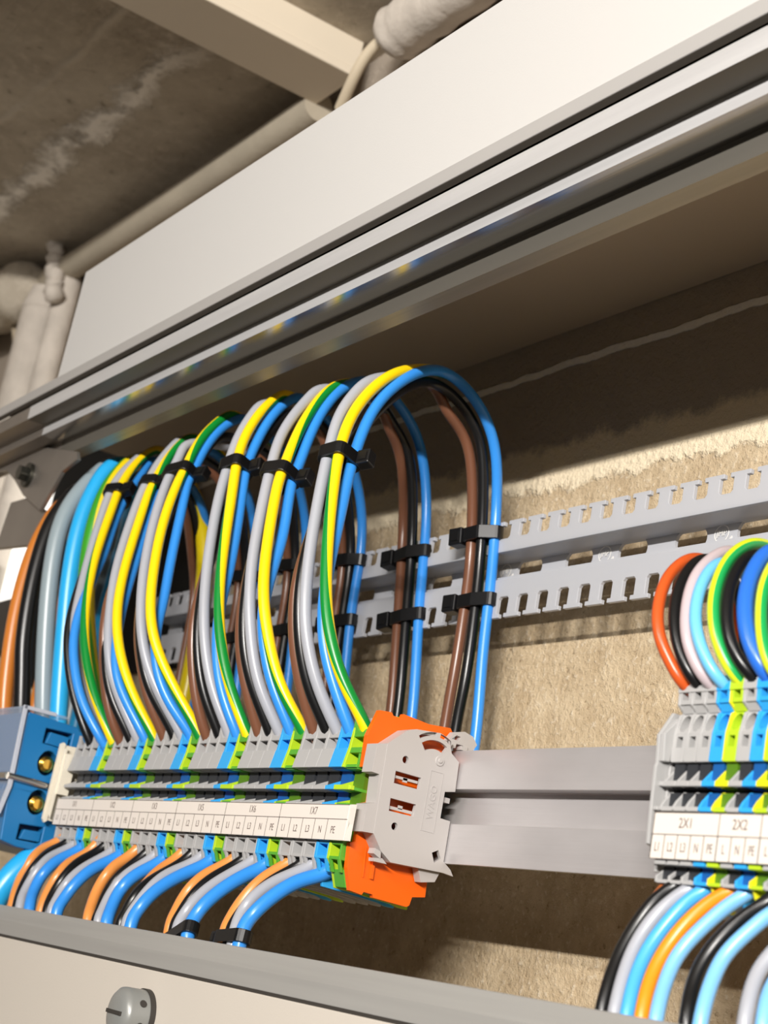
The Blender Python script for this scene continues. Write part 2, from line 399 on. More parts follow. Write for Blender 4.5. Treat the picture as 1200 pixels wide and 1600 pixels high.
mb = MB(); mb.prism(rel([(-440, 188), (-287, 153.5), (-283, 149), (-300, 145.6), (-317, 128.8), (-347, 141), (-366, 152), (-383, 160), (-440, 166)], (-340, 150)), 0, 2.2, 'y')
mb.build('bracket_plate', steel, br, bevel=0.4)
mb = MB(); mb.prism(rel([(-372, 142), (-347, 141), (-317, 128.8), (-311, 121), (-316, 112.5), (-378, 118)], (-340, 150)), 3, 6, 'y')
mb.build('lower_flange', steel, br, bevel=0.5)
mb = MB(); mb.cyl((-4, 0, 0.8), (-4, -2, 0.8), 6.2, n=28); mb.cyl((-4, -2, 0.8), (-4, -6, 0.8), 4.1, n=6, smooth=False)
mb.build('hex_bolt', steel_dark, br, bevel=0.3)
mb = MB().prism([(-640, 260), (-640, 236), (-594, 236), (-615, 192), (-560, 80), (-330, 80), (-345, 150), (-420, 230)], 57, 58.6, 'y')
tag(mb.build('black_backing_sheet', black_m), 'black plastic sheet on the wall behind the thick cables', 'sheet')

# ------------------------------------------------------------------ cabinet: lower cover with its edge strip and screw
lc = thing('lower_cover_panel', 'cream steel cover panel with grey edge strip along the bottom', 'panel', (0, -52, -64))
MB().box((-420, 0, -160), (350, 2.5, -0.6)).build('panel_sheet', cream_sheet, lc, bevel=0.3)
mb = MB(); mb.prism([(1.6, 0.2), (1.6, 5.6), (4.6, 11.3), (6.4, 11.3), (6.4, 8), (8, 0.2)], -420, 350, 'x'); mb.build('edge_strip', strip_grey, lc, bevel=0.35)
MB().box((-420, 1.0, -0.8), (350, 6.0, 0.4)).build('rubber_gap', dark_gap, lc)
kn = MB(); kx, kz = -74.8, -14.9
prof = [(0.3, 8.1), (-7.6, 8.1), (-8.6, 7.9), (-9.8, 6.6), (-10.4, 4.4), (-10.6, 0.01)]
n = 40; vs = []; fs = []
for (yy, rr) in prof: vs += [(kx + rr * math.cos(2 * math.pi * i / n), yy, kz + rr * math.sin(2 * math.pi * i / n)) for i in range(n)]
for a in range(len(prof) - 1): fs += [(a * n + i, a * n + (i + 1) % n, (a + 1) * n + (i + 1) % n, (a + 1) * n + i) for i in range(n)]
kn.add(vs, fs, 0, smooth=True); ko = kn.build('cover_screw', knob_m, lc)
mb = MB(); mb.cyl((kx, 0.1, kz), (kx, -1.8, kz), 8.5, n=40); mb.build('screw_collar', dark_gap, ko)
mb = MB(); mb.box((kx - 5.2, -10.9, kz - 0.6), (kx + 5.2, -10.2, kz + 0.6))
for a in (-20, -62, 30):
    ca, sa = math.cos(math.radians(a)), math.sin(math.radians(a))
    mb.cyl((kx + 7.4 * ca, -4.4, kz + 7.4 * sa), (kx + 8.25 * ca, -4.4, kz + 8.25 * sa), 1.2, n=14)
mb.build('key_slot', dark_gap, ko)

# ------------------------------------------------------------------ mounting rail
mb = MB(); t = 1.5
mb.prism([(0, 17.5), (0, 5.3), (5.5, 5.3), (5.5, -5.3), (0, -5.3), (0, -17.5), (t, -17.5), (t, -5.3 - t), (5.5 + t, -5.3 - t), (5.5 + t, 5.3 + t), (t, 5.3 + t), (t, 17.5)], -345, 240, 'x')
tag(mb.build('mounting_rail', rail_m, bevel=0.2), 'bare hat-shaped metal mounting rail carrying both rows of terminals', 'rail')
for x in (-290, 210):
    mb = MB().box((x - 12, 7.1, -14), (x + 12, WY - 0.2, -10)).box((x - 12, 7.1, 10), (x + 12, WY - 0.2, 14)).box((x - 12, 7.1, -14), (x + 12, 9, 14))
    tag(mb.build('rail_standoff', steel), 'steel stand-off holding the mounting rail at its %s end' % ('left' if x < 0 else 'right'), 'bracket')

# ------------------------------------------------------------------ slotted cable support rail
ra = thing('slotted_cable_rail', 'translucent grey slotted plastic rail the wire bundles are tied to', 'cable rail', (0, 40, 95))
P_ = 11.21; X0r = -42.9 - 11.21 * 27     # slot centres
def comb(z_root, z_slot, z_tip, x0, n_):
    up = 1 if z_tip > z_root else -1; pts = [(x0 - P_ / 2 - 2, z_root)]
    for i in range(n_):
        c = x0 + i * P_; hw, hn = 3.0, 1.35; zl = z_tip - up * 1.5
        pts += [(c - hn, z_tip), (c - hn, zl), (c - hw, zl), (c - hw, z_slot + up * 0.9), (c - hw + 0.9, z_slot), (c + hw - 0.9, z_slot), (c + hw, z_slot + up * 0.9), (c + hw, zl), (c + hn, zl), (c + hn, z_tip)]
    pts.insert(1, (x0 - P_ / 2 - 2, z_tip)); e = x0 + (n_ - 1) * P_ + P_ / 2 + 2
    return pts + [(e, z_tip), (e, z_root)]
nslots = 45
mb = MB(); mb.prism([(a, b) for a, b in comb(6.0, 11.2, 17.9, X0r, nslots)], 0, 1.5, 'y'); mb.build('upper_flange', rack_m, ra, bevel=0.18)
mb = MB(); mb.prism([(a, b) for a, b in comb(-4.6, -11.4, -19.2, X0r + 5.6, nslots)], 0, 1.5, 'y'); mb.build('lower_flange', rack_m, ra, bevel=0.18)
e0, e1 = X0r - 8, X0r + (nslots - 1) * P_ + 8
mb = MB()
holes = []
for i in range(-11, 8):
    c = -37.4 + 28.05 * (i) + 14; w_, h_ = 7.4, 3.7; q = []
    for k in range(24):
        a = 2 * math.pi * k / 24; q.append((c + (w_ - h_) * (1 if math.cos(a) >= 0 else -1) + h_ * math.cos(a), 2.9 + h_ * math.sin(a)))
    if c - 9 > e0 and c + 9 < e1: holes.append(q)
mb.prism([(e0, -4.6), (e1, -4.6), (e1, 7.4), (e0, 7.4)], 11.4, 12.6, 'y', holes=holes)
mb.box((e0, 1.5, 6.0), (e1, 12.6, 7.4)); mb.box((e0, 1.5, -4.6), (e1, 12.6, -3.3))
mb.build('web', rack_m, ra)
for c in [-65.4 + 56.1 * k for k in range(-4, 4)]:
    mk = MB()
    n = 28
    for r0, r1 in ((3.0, 2.6),):
        vs = []
        for rr in (r0, r1): vs += [(c + rr * 1.1 * math.cos(2 * math.pi * i / n), 11.1, 3.1 + rr * math.sin(2 * math.pi * i / n)) for i in range(n)]
        mk.add(vs, [(i, (i + 1) % n, n + (i + 1) % n, n + i) for i in range(n)])
    mk.prism([(c + 1.5, -1.2), (c + 4.6, -1.2), (c + 4.6, 1.9)], 11.0, 11.4, 'y')
    mk.build('moulded_mark', rack_edge, ra)
    join_text([text('JMP', 2.9, (c, 11.05, 3.2), 'x', None, None)], 'moulded_letters', rack_edge, ra)
for x in (-330, 120):
    tag(MB().box((x - 8, 52.8, 91), (x + 8, WY - 0.2, 102)).build('rail_spacer', black_m), 'black spacer block behind the %s end of the slotted plastic rail' % ('left' if x < 0 else 'right'), 'spacer')

# ------------------------------------------------------------------ terminals, large row (7.5 mm pitch)
def wall_outline_big():
    return [(-31.2, 19.8), (-30.6, 19.6), (-27.2, 15.4), (-20.5, 15.4), (-20, 23.2), (-12, 24.3), (-2, 23.5), (0, 19.5), (2.5, 19.5), (2.5, 17.6), (0, 17.6), (0, -17.6), (2.5, -17.6), (2.5, -19.5), (-0.6, -20), (-1.0, -32.6), (-4.4, -32.5),
            (-7, -31.9), (-19, -31.2), (-28, -30.8), (-30.3, -25), (-32.3, -22.6), (-32.4, -17.6), (-31, -17.5), (-31, -7),
            (-33.2, -6.8), (-33.0, -6.0), (-25, -3.0), (-25, -2.0), (-33, -1.9), (-32.8, -0.6), (-25, 3.2), (-25, 4.6), (-33.2, 5.0), (-32.0, 11.1)]
def funnel(mb, x0, x1, y0, y1, z0, z1, up, mi=0, pk=0.0):
    """front wall of the round wire entry: peaks at its sides, dips in the middle"""
    n = 10; pts = []
    for i in range(n + 1):
        u = i / n; d = abs(2 * u - 1)
        pts.append((x0 + (x1 - x0) * u, z0 + (z1 - z0) * (1 - math.sqrt(max(0, 1 - d * d))) if d < 1 else z1))
    base = z0 - up * 1.3
    mb.prism([(x0, base)] + pts + [(x1, base)], y0, y1, 'y', mi)
recess_shade_of = {'grey': mat('grey_recess_shade', (44, 46, 50), 0.5), 'blue': mat('blue_recess_shade', (16, 84, 150), 0.5), 'pe': mat('olive_recess_shade', (78, 118, 20), 0.5)}  # darker tints per kind, painting the shade inside the terminal recesses
def make_big(kind):
    a, b = {'grey': (t_grey, t_grey), 'blue': (t_blue, t_blue), 'pe': (t_lime, t_green)}[kind]
    P = 7.42; w0 = 1.35
    hs = MB(); hs.prism(wall_outline_big(), 0, w0, 'x')
    hs.box((0, -33.1, -1.9), (P, -31.6, -0.6)); 
    if kind == 'pe': hs.box((-1.8, -33.4, -2.0), (P - 0.4, -31.5, -0.5), 0)
    ins = MB()
    e = P - 0.35
    if kind != 'pe': ins.prism([(-33.35, 5.0), (-32.15, 11.2), (-24, 11.2), (-24, 4.6)], -0.04, 7.47, 'x')
    else:
        ins.prism([(-32.6, 5.0), (-32.3, 6.0), (-24, 6.0), (-24, 4.6)], w0, P, 'x'); ins.prism([(-32.0, 9.6), (-31.7, 11.4), (-24, 11.4), (-24, 9.6)], w0, P, 'x')
        ins.box((w0, -27, 5.5), (P, -25.5, 10)); ins.box((e - 0.9, -31.6, 5), (e, -24, 11))
    ins.box((w0, -21, 11), (P, -19.5, 23.5)); 
    ins.prism([(-30.9, 15.0), (-30.9, 16.3), (-25, 16.3), (-25, 15.0)], w0, P, 'x')
    ins.box((e - 0.8, -30.8, 11.1), (e, -24, 15.5))
    ins.prism([(0, 14.7), (0, 20.4), (0.8, 20.2), (1.9, 18.2), (3.6, 16.6), (5.6, 16.0), (P, 17.2), (P, 14.7)], -31.4, -30.2, 'y')
    ins.box((w0, -10, -7), (P, -8, 5.2)); ins.box((w0, -31, -7.4), (P, -2, -6.1)); ins.box((w0, -31.8, 4.6), (P, -2, 5.3)); ins.box((w0, -31.6, -1.9), (P, -12, -0.9))
    ins.box((w0, -31.6, -17.4), (P, -22.5, -6.8)); ins.box((w0, -33.2, -6.8), (P, -31.4, -6.0))
    ins.box((w0, -32.2, -18.4), (P, -24, -17.2)); ins.box((w0, -26.5, -22), (P, -25, -18)); ins.box((w0, -32.3, -22.9), (P, -25, -21.9))
    ins.box((e - 0.7, -32.1, -22.6), (e, -25, -17.6))
    ins.prism([(-32.3, -22.6), (-31.6, -22.6), (-30.0, -26.5), (-30.9, -26.5)], w0, w0 + 1.2, 'x'); ins.prism([(-32.3, -22.6), (-31.6, -22.6), (-30.0, -26.5), (-30.9, -26.5)], e - 0.9, P, 'x')
    ins.box((w0, -22, -30.6), (P, -12, -22)); 
    if kind == 'pe': ins.prism([(-30.2, -25.5), (-28.2, -30.5), (-8, -31), (-8, -24)], w0, P, 'x'); 
    ins.box((w0, -22, 6), (P, -2, 22)); ins.box((w0, -22, -20), (P, -2, -7))
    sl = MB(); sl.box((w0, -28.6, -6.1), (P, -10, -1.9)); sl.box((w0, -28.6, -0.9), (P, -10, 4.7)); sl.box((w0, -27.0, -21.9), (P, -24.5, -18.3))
    return hs, ins, a, b, sl, recess_shade_of[kind]
BIG = {}
def place(proto, label, cat, group, loc, name):
    if proto.get('placed'):
        r = proto.copy(); COL.objects.link(r)
        for ch in list(proto.children): c = ch.copy(); COL.objects.link(c); c.parent = r
    else: r = proto; proto['placed'] = True
    return r
def terminal(kind, table, maker, name, label, cat, group, loc):
    if kind not in table:
        hs, ins, a, b, sl, sm_ = maker(kind)
        root = bpy.data.objects.new(name, None); COL.objects.link(root); root.empty_display_size = 0.004
        hs.build('housing', a, root, bevel=0.16); ins.build('clamp_insert', b, root, bevel=0.16); sl.build('recess_shade', sm_, root)
        table[kind] = root; r = root
    else:
        p = table[kind]; r = p.copy(); COL.objects.link(r)
        for ch in list(p.children): c = ch.copy(); COL.objects.link(c); c.parent = r
    r.location = Vector(loc) * S
    return tag(r, label, cat, group)
ORD = ['first', 'second', 'third']
GRP = {2: '1X1', 3: '1X2', 4: '1X3', 5: '1X5', 6: '1X6', 7: '1X7'}
for g in range(2, 8):
    for i, kind in enumerate(('grey', 'grey', 'grey', 'blue', 'pe')):
        x = -45.5 - 37.5 * (7 - g) + 7.5 * i
        nm = {'grey': 'grey_terminal', 'blue': 'blue_terminal', 'pe': 'earth_terminal'}[kind]
        lab = {'grey': '%s grey rail terminal of the group marked %s' % (ORD[min(i, 2)], GRP[g]), 'blue': 'blue neutral rail terminal of the group marked %s' % GRP[g],
               'pe': 'green and yellow earth terminal ending the group marked %s' % GRP[g]}[kind]
        terminal(kind, BIG, make_big, nm, lab, 'terminal', 'terminals marked 1X1 to 1X7', (x, 0, 0))

# printed marker strip over the large row
def strip(name, label, x0, x1, y, zt, zm, zb, groups, cells, pitch):
    o = thing(name, label, 'marker strip', (x0, y, (zt + zb) / 2)); zc = (zt + zb) / 2; L_ = x1 - x0
    mb = MB(); mb.prism([(0, zt - zc), (0, zb - zc), (0.9, zb - zc), (0.9, zt - zc)], 0, L_, 'x')
    mb.build('marker_card', paper, o, bevel=0.12)
    ln = MB(); d = 0.11
    ln.box((0, -0.06, zm - zc - d), (L_, 0.02, zm - zc + d)); ln.box((0, -0.06, zt - zc - 2 * d), (L_, 0.02, zt - zc)) 
    for gx, gt in groups: ln.box((gx - x0 - d, -0.06, zb - zc), (gx - x0 + d, 0.02, zt - zc))
    for cx_ in cells: ln.box((cx_[0] - x0 - d, -0.06, zb - zc), (cx_[0] - x0 + d, 0.02, zm - zc))
    ln.build('printed_lines', ink2, o)
    ms = []
    for (gx, gt), nx in zip(groups, [q[0] for q in groups[1:]] + [groups[-1][0] + groups[-1][2] if len(groups[-1]) > 2 else x1]):
        if gt: ms.append(text(gt, 3.3, ((gx + nx) / 2 - x0, -0.03, (zt + zm) / 2 - zc), 'x', None, None, sx=0.82, depth=0.03))
    for cx_, ct in cells: ms.append(text(ct, 3.1 if pitch > 5 else 3.0, (cx_ + pitch / 2 - x0, -0.03, (zm + zb) / 2 - zc - 0.2), 'x', None, None, sx=0.8 if pitch > 5 else 0.62, depth=0.03))
    join_text(ms, 'printed_text', ink, o)
    return o
gs = [(-233 + 37.5 * k, t_) for k, t_ in enumerate(['1X1', '1X2', '1X3', '1X5', '1X6', '1X7'])]
cs = [(-233 + 37.5 * k + 7.5 * i, c) for k in range(6) for i, c in enumerate(['L1', 'L2', 'L3', 'N', 'PE'])]
so = strip('marker_strip', 'long white printed strip with groups 1X1 to 1X7', -233, -4.6, -34.2, -6.7, -11.2, -17.5, gs, cs, 7.5)
MB().prism([(-33.6 + 34.2, 5.4), (0, 5.4), (0, 4.2), (0.6, -0.5), (0, -5.4), (0.6, -5.4)], 229, 231.4, 'x').build('strip_end', paper, so)

# ------------------------------------------------------------------ orange end plate and grey end clamp
mb = MB()
op = [(-29, 23.4), (-24.6, 23.8), (-23.8, 22.9), (-20.6, 22.9), (-20.2, 24.3), (-10.4, 23.5), (-2.1, 24.2), (-1, 22.9), (-1, -23.7), (-0.8, -28.2), (-5.5, -29), (-6, -31.6), (-7.1, -32.2), (-19.2, -31.7),
      (-19.7, -30.8), (-23, -30.6), (-23.5, -31.6), (-27.8, -31.1), (-30.2, -24.7), (-30.8, -17.5), (-29.1, -16.8), (-29, -13.9), (-28.3, -9.2), (-29.6, -8.7), (-29.2, -5.3), (-26.9, -4.4), (-27.4, 4.6), (-31.3, 5.4), (-31.7, 15)]
mb.prism(op, -8, -6.0, 'x')
mb.prism([(-25.3, -17.5), (-24.9, -17.5), (-24.2, -26.5), (-24.6, -26.5)], -6.0, -5.6, 'x'); mb.prism([(-22.3, -19), (-21.5, -19), (-21.2, -26.5), (-22, -26.5)], -6.0, -5.0, 'x')
tag(mb.build('orange_end_plate', orange, bevel=0.25), 'bright orange end plate closing the terminal row beside the grey clamp', 'end plate')
ec = thing('end_clamp', 'light grey plastic end clamp snapped on the rail against the orange plate', 'end clamp', (0, 0, 0))
def arcslot(cy, cz, r0, r1, a0, a1, n=10):
    o_ = [(cy + r1 * math.cos(math.radians(a0 + (a1 - a0) * i / n)), cz + r1 * math.sin(math.radians(a0 + (a1 - a0) * i / n))) for i in range(n + 1)]
    return o_ + [(cy + r0 * math.cos(math.radians(a1 + (a0 - a1) * i / n)), cz + r0 * math.sin(math.radians(a1 + (a0 - a1) * i / n))) for i in range(n + 1)]
def circ(cy, cz, r, n=18): return [(cy + r * math.cos(2 * math.pi * i / n), cz + r * math.sin(2 * math.pi * i / n)) for i in range(n)]
face = [(-27.9, 13.2), (-21.5, 18.8), (-18.5, 19.8), (-9.6, 20.7), (-5.4, 19.6), (-4.9, 17.2), (-4.2, 15.6), (-0.9, 13.5), (-0.5, 4.4), (-4.3, 3.6), (-4.3, -4.5), (-0.5, -4.7), (-0.4, -17), (2.6, -18.9), (4.0, -20.7), (0, -20.3),
        (-19.4, -20.9), (-23.4, -18.3), (-27.1, -13.8)]
hol = [[(-23.3, 5.9), (-13.8, 5.8), (-13.8, 2.2), (-23.2, 2.2)], [(-23.4, -2.4), (-13.9, -2.4), (-14.2, -6.1), (-23.2, -6.2)], circ(-20.5, 9.9, 1.15), circ(-20.2, -10.3, 1.15),
       arcslot(-10.5, 9.5, 5.9, 8.6, 128, 60), arcslot(-9.8, 10.5, 6.3, 8.6, 52, 28) if False else arcslot(-10.5, 9.5, 9.9, 11.0, 128, 92), arcslot(-10.5, 9.5, 9.8, 11.0, 84, 56),
       [(-5.2, -15.2), (-3.0, -14.0), (-1.6, -16.4), (-3.8, -18.0)]]
mb = MB(); mb.prism(face, -1.4, 0, 'x', holes=hol)
rim = [(-27.9, 13.2), (-31.4, 12.4), (-31.5, 3.8), (-28.7, 3.6), (-28.1, -4.8), (-31.3, -5.8), (-31, -14), (-27.1, -13.8), (-26.0, -12), (-26.0, 11.8)]
mb.prism(rim, -5.9, -0.15, 'x')
mb.prism([(-27.1, -13.8), (-23.4, -18.3), (-19.4, -20.9), (0, -20.3), (0, -18.9), (-19.0, -19.4), (-22.4, -17.2), (-25.8, -13.2)], -5.9, -1.4, 'x')
mb.prism([(-27.9, 13.2), (-21.5, 18.8), (-18.5, 19.8), (-9.6, 20.7), (-9.6, 19.6), (-18.2, 18.7), (-21.0, 17.6), (-26.4, 12.6)], -5.9, -1.4, 'x')
mb.prism([(-26, 2.2), (-1, 2.2), (-1, 0.6), (-26, 0.6)], -5.9, -1.4, 'x'); mb.prism([(-26, -6.2), (-1, -6.2), (-1, -7.2), (-26, -7.2)], -5.9, -1.4, 'x')
mb.prism([(-5.0, 19.8), (-3.1, 22.6), (0.6, 23.6), (4.0, 22.8), (6.0, 20.6), (4.6, 18.2), (1.2, 17.9), (0.8, 19.2), (-1.8, 19.2), (-2.0, 17.8), (-4.6, 17.4)], -4.6, -1.8, 'x', holes=[[(-3.8, 20.4), (-2.2, 21.8), (-0.6, 21.6), (-1.2, 20.2)]])
mb.prism([(-23, -18.4), (-25.2, -17.8), (-25.4, -19.4), (-22.6, -20.6)], -4, -0.6, 'x'); mb.prism([(-22, -20.2), (-24.8, -20.6), (-24.6, -21.6), (-20, -21.6)], -4, -0.8, 'x')
mb.prism([(-8, -20.2), (-6.0, -24.4), (-1.0, -23.4), (0.4, -20)], -5.4, -2, 'x'); mb.prism([(0, 19), (2.4, 19), (2.4, 17.7), (0, 17.7)], -5.9, -1.4, 'x')
mb.build('clamp_body', clamp_m, ec, bevel=0.3)
mb = MB()
mb.box((-1.2, -22.9, 3.9), (-0.9, -14.2, 4.7)); mb.box((-1.2, -22.9, -5.5), (-0.9, -14.2, -4.6)); mb.box((-1.2, -19.6, 3.3), (-0.9, -18.0, 4.6)); mb.box((-1.2, -19.6, -4.9), (-0.9, -18.0, -3.8))
mb.build('spring_bar', clamp_m, ec)
mb = MB(); mb.cyl((-0.1, -8.2, 12.3), (0.35, -8.2, 12.3), 1.7, 1.5, n=24); mb.cyl((0.3, -8.2, 12.3), (0.7, -8.2, 12.3), 0.8, 0.6, n=20)
fr = [(-10.8, 9.0), (-5.9, 9.0), (-5.9, -9.5), (-10.8, -9.5)]; fi = [(-10.6, 8.8), (-6.1, 8.8), (-6.1, -9.3), (-10.6, -9.3)]
mb.prism(fr, -0.1, 0.12, 'x', holes=[fi]); mb.build('moulded_boss', clamp_m, ec)
me = text('WAGO', 3.2, (0, 0, 0), 'x', None, None, depth=0.12, rotx=0)
me.transform(Matrix.Translation(Vector((0.05, -8.4, -0.5)) * S) @ Matrix(((0, 0, 1, 0), (-0, -1, 0, 0), (1, 0, 0, 0), (0, 0, 0, 1))))
join_text([me], 'moulded_letters', clamp_m, ec)

# ------------------------------------------------------------------ small row (4.2 mm pitch) and its side plate
def make_small(kind):
    a = {'grey': t_grey, 'blue': t_blue, 'pe': t_yellow}[kind]; b = {'grey': t_grey, 'blue': t_blue, 'pe': t_lime}[kind]
    P = 4.16; w0 = 0.75
    side = [(-32.2, 24.6), (-30, 26), (-8, 26), (-4, 19.5), (2.5, 19.5), (2.5, 17.6), (0, 17.6), (0, -17.6), (2.5, -17.6), (2.5, -19.5), (-1, -20), (-4, -27), (-24, -27.5), (-28.5, -26.5), (-30.6, -22.8), (-31.9, -22.4), (-31.9, -21.0), (-29.6, -19.2),
            (-28, -18.6), (-28, -17.9), (-32.6, -17.8), (-32.6, -6.4), (-33.4, -6.2), (-33.4, -5.4), (-32.6, -4.0), (-30.5, -1.6), (-27, -0.7), (-33.2, -0.6), (-33.0, 0.7), (-30.6, 3.4), (-27, 4.4), (-27, 5.0), (-32.0, 5.4), (-32.0, 11.8),
            (-31.0, 16.6), (-30.0, 17.2), (-30.8, 17.8), (-32.0, 18.8)]
    hs = MB(); hs.prism(side, 0, w0, 'x'); hs.box((0, -33.3, -0.7), (P, -31.9, 0.6))
    ins = MB(); e = P
    def rowface(z0, z1, y0, y1, hz0, hz1, hx0, hx1, th=1.2, rnd=False):
        # sloped face with an opening in its middle
        def Y(z): return y0 + (y1 - y0) * (z - z0) / (z1 - z0)
        n = 20 if rnd else 4
        if rnd: hole = [((hx0 + hx1) / 2 + (hx1 - hx0) / 2 * math.cos(2 * math.pi * i / n), (hz0 + hz1) / 2 + (hz1 - hz0) / 2 * math.sin(2 * math.pi * i / n)) for i in range(n)]
        else: hole = [(hx0, hz0), (hx1, hz0), (hx1, hz1), (hx0, hz1)]
        rings = [[(w0 - 0.2, z0), (e, z0), (e, z1), (w0 - 0.2, z1)], hole]; flat = [p for r in rings for p in r]
        tri = tessellate_polygon([[Vector((p[0], p[1], 0)) for p in r] for r in rings]); m_ = len(flat)
        vs = [(p[0], Y(p[1]), p[1]) for p in flat] + [(p[0], Y(p[1]) + th + 3, p[1]) for p in flat]
        fs = [tuple(t_) for t_ in tri] + [tuple(m_ + k for k in reversed(t_)) for t_ in tri]; o_ = 0
        for r in rings:
            k = len(r)
            for i in range(k): j = (i + 1) % k; fs.append((o_ + i, o_ + j, m_ + o_ + j, m_ + o_ + i))
            o_ += k
        ins.add(vs, fs)
    rowface(18.9, 23.2, -31.8, -32.3, 19.9, 22.5, 1.35, 3.4)
    rowface(11.9, 17.2, -31.9, -30.0, 12.4, 16.6, 0.9, 3.9, rnd=True)
    rowface(5.2, 11.9, -32.1, -31.9, 8.6, 11.2, 1.35, 3.3)
    ins.box((w0, -27.5, 5), (P, -26, 24)); ins.prism([(-30.4, 17.0), (-31.4, 19.0), (-27, 19.0), (-27, 17.0)], w0, P, 'x')
    funnel(ins, 0.1, P + 0.1, -32.4, -31.0, 23.0, 24.6, 1)
    ins.box((w0, -10, -7), (P, -8, 5.2)); ins.box((w0, -27, -18), (P, -25.5, -6)); ins.box((w0, -32.5, -17.6), (P, -27, -6.3)); ins.box((w0, -33.4, -6.4), (P, -31.5, -5.4)); ins.box((w0, -33.3, -18.6), (P, -30, -17.6))
    ins.box((w0, -31.9, -22.6), (P, -26, -21.8))
    ins.box((w0, -20, -26.5), (P, -12, -20)); ins.box((w0, -23, -20), (P, -2, -7)); ins.box((w0, -23, 5.5), (P, -2, 22)); ins.box((w0, -24, 4), (P, -2, 5.6))
    if kind == 'pe': ins.prism([(-30.2, -24.5), (-28.2, -26.4), (-8, -26.6), (-8, -24)], w0, P, 'x')
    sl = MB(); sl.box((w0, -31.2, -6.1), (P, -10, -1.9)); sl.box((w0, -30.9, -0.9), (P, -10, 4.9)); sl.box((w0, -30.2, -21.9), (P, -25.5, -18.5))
    return hs, ins, a, b, sl, recess_shade_of[kind]
SM = {}
seq = ['grey', 'grey', 'grey', 'blue', 'pe', 'grey', 'blue', 'pe', 'grey', 'blue', 'pe', 'grey', 'blue', 'pe']
slab = ['first grey narrow terminal of group 2X1 with the rust wire', 'second grey narrow terminal of group 2X1 with a black wire', 'third grey narrow terminal of group 2X1 with the pinkish wire',
        'blue narrow terminal of group 2X1 with the sky blue wire', 'yellow earth terminal ending group 2X1', 'grey narrow terminal starting group 2X2', 'blue narrow terminal of group 2X2', 'yellow earth terminal ending group 2X2',
        'grey narrow terminal just after group 2X2 at the picture edge'] + ['narrow %s terminal further along past group 2X2, %s' % (c, q) for c, q in
        (('blue', 'nearest one'), ('earth', 'nearest one'), ('grey', 'far one'), ('blue', 'far one'), ('earth', 'far one'))]
for i, kind in enumerate(seq[:11]):
    nm = {'grey': 'grey_terminal', 'blue': 'blue_terminal', 'pe': 'earth_terminal'}[kind]
    terminal(kind, SM, make_small, nm, slab[i], 'terminal', 'narrow terminals marked 2X1 and 2X2', (128.9 + 4.2 * i, 0, 0))
ep = thing('grey_side_plate', 'thin grey side plate starting the narrow terminal row', 'end plate', (126.6, 0, 0))
mb = MB(); mb.prism([(-31.2, 17.2), (-34.6, 11.6), (-34.9, 11.2), (-34.3, 4.6), (-34.6, 3.8), (-34.3, -6), (-33.8, -14.2), (-30.6, -15.0), (-30.3, -20), (-2, -20), (0, -17.5), (0, 17.5), (-6, 17.2)], -0.2, 0.8, 'x')
mb.prism([(-34.6, 11.6), (-34.0, 5), (-32, 5.2), (-31.4, 12), (-30.4, 16)], 0.8, 2.3, 'x'); mb.box((0.8, -33.2, -0.6), (2.3, -31.8, 0.5)); mb.box((1.0, -31, -6), (1.7, -29, 4.6)); mb.box((0.8, -34.0, -6.4), (2.3, -32, -5.5))
mb.build('plate_body', t_grey, ep, bevel=0.2)
g2 = [(128.9, '2X1'), (149.9, '2X2'), (162.5, '2X3')]
c2 = [(128.9 + 4.2 * i, c) for i, c in enumerate(['L1', 'L2', 'L3', 'N', 'PE', 'L', 'N', 'PE', 'L', 'N', 'PE'])]
strip('marker_strip', 'white printed strip with groups 2X1 and 2X2', 128.6, 175.1, -34.3, -6.9, -12.0, -17.5, g2, c2, 4.2)

# ------------------------------------------------------------------ blue main terminal at far left
bd = thing('main_terminal_block', 'big blue main terminal block with clear cover and brass screws', 'terminal block', (-243, 0, 0))
bo = [(-27.4, 23.2), (-28.4, 24.6), (-51.8, 26.0), (-52.4, 24), (-51.2, -1), (-52.6, -6), (-51.6, -17), (-50.8, -27.5), (-43.4, -28.9), (-8, -29.5), (0, -20), (0, 20), (-8, 23)]
def ell(cy, cz, a, b, n=24): return [(cy + a * math.cos(2 * math.pi * i / n), cz + b * math.sin(2 * math.pi * i / n)) for i in range(n)]
mb = MB()
mb.prism(bo, -6, 0, 'x', holes=[ell(-38.5, 7.0, 4.2, 5.2), ell(-38.8, -9.6, 4.2, 5.2), [(-42.6, 21.2), (-30.5, 21.4), (-30.5, 14.2), (-42.6, 14.8)], [(-44, -19.6), (-33.5, -19), (-33.5, -25.8), (-44, -26)]])
mb.prism(bo, -70, -7.4, 'x'); mb.build('housing', dev_blue, bd, bevel=0.5)
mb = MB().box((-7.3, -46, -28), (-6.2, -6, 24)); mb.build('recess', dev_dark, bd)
for q in ([(-41.5, 15.0), (-31.5, 14.5), (-31.5, 19.6), (-40.2, 20)], [(-42.8, -25.5), (-33.8, -25.2), (-33.8, -21), (-41.5, -21.4)]):
    MB().prism(q, -5.5, -0.3, 'x').build('cover_catch', dev_blue, bd, bevel=0.3)
for z in (6.6, -10.2):
    mb = MB(); mb.cyl((-6.2, -38.5, z), (-1.0, -38.5, z), 3.4, n=28); mb.cyl((-1.0, -38.5, z), (0.2, -38.5, z), 3.4, 2.0, n=28); mb.build('clamp_screw', brass, bd)
mb = MB(); mb.cyl((0.9, -54.5, -1.6), (0.9, -33.5, -2.4), 1.5, n=20); mb.cyl((-20, -54.5, -1.6), (0.9, -54.5, -1.6), 1.5, n=20); mb.build('busbar_pin', nickel, bd)
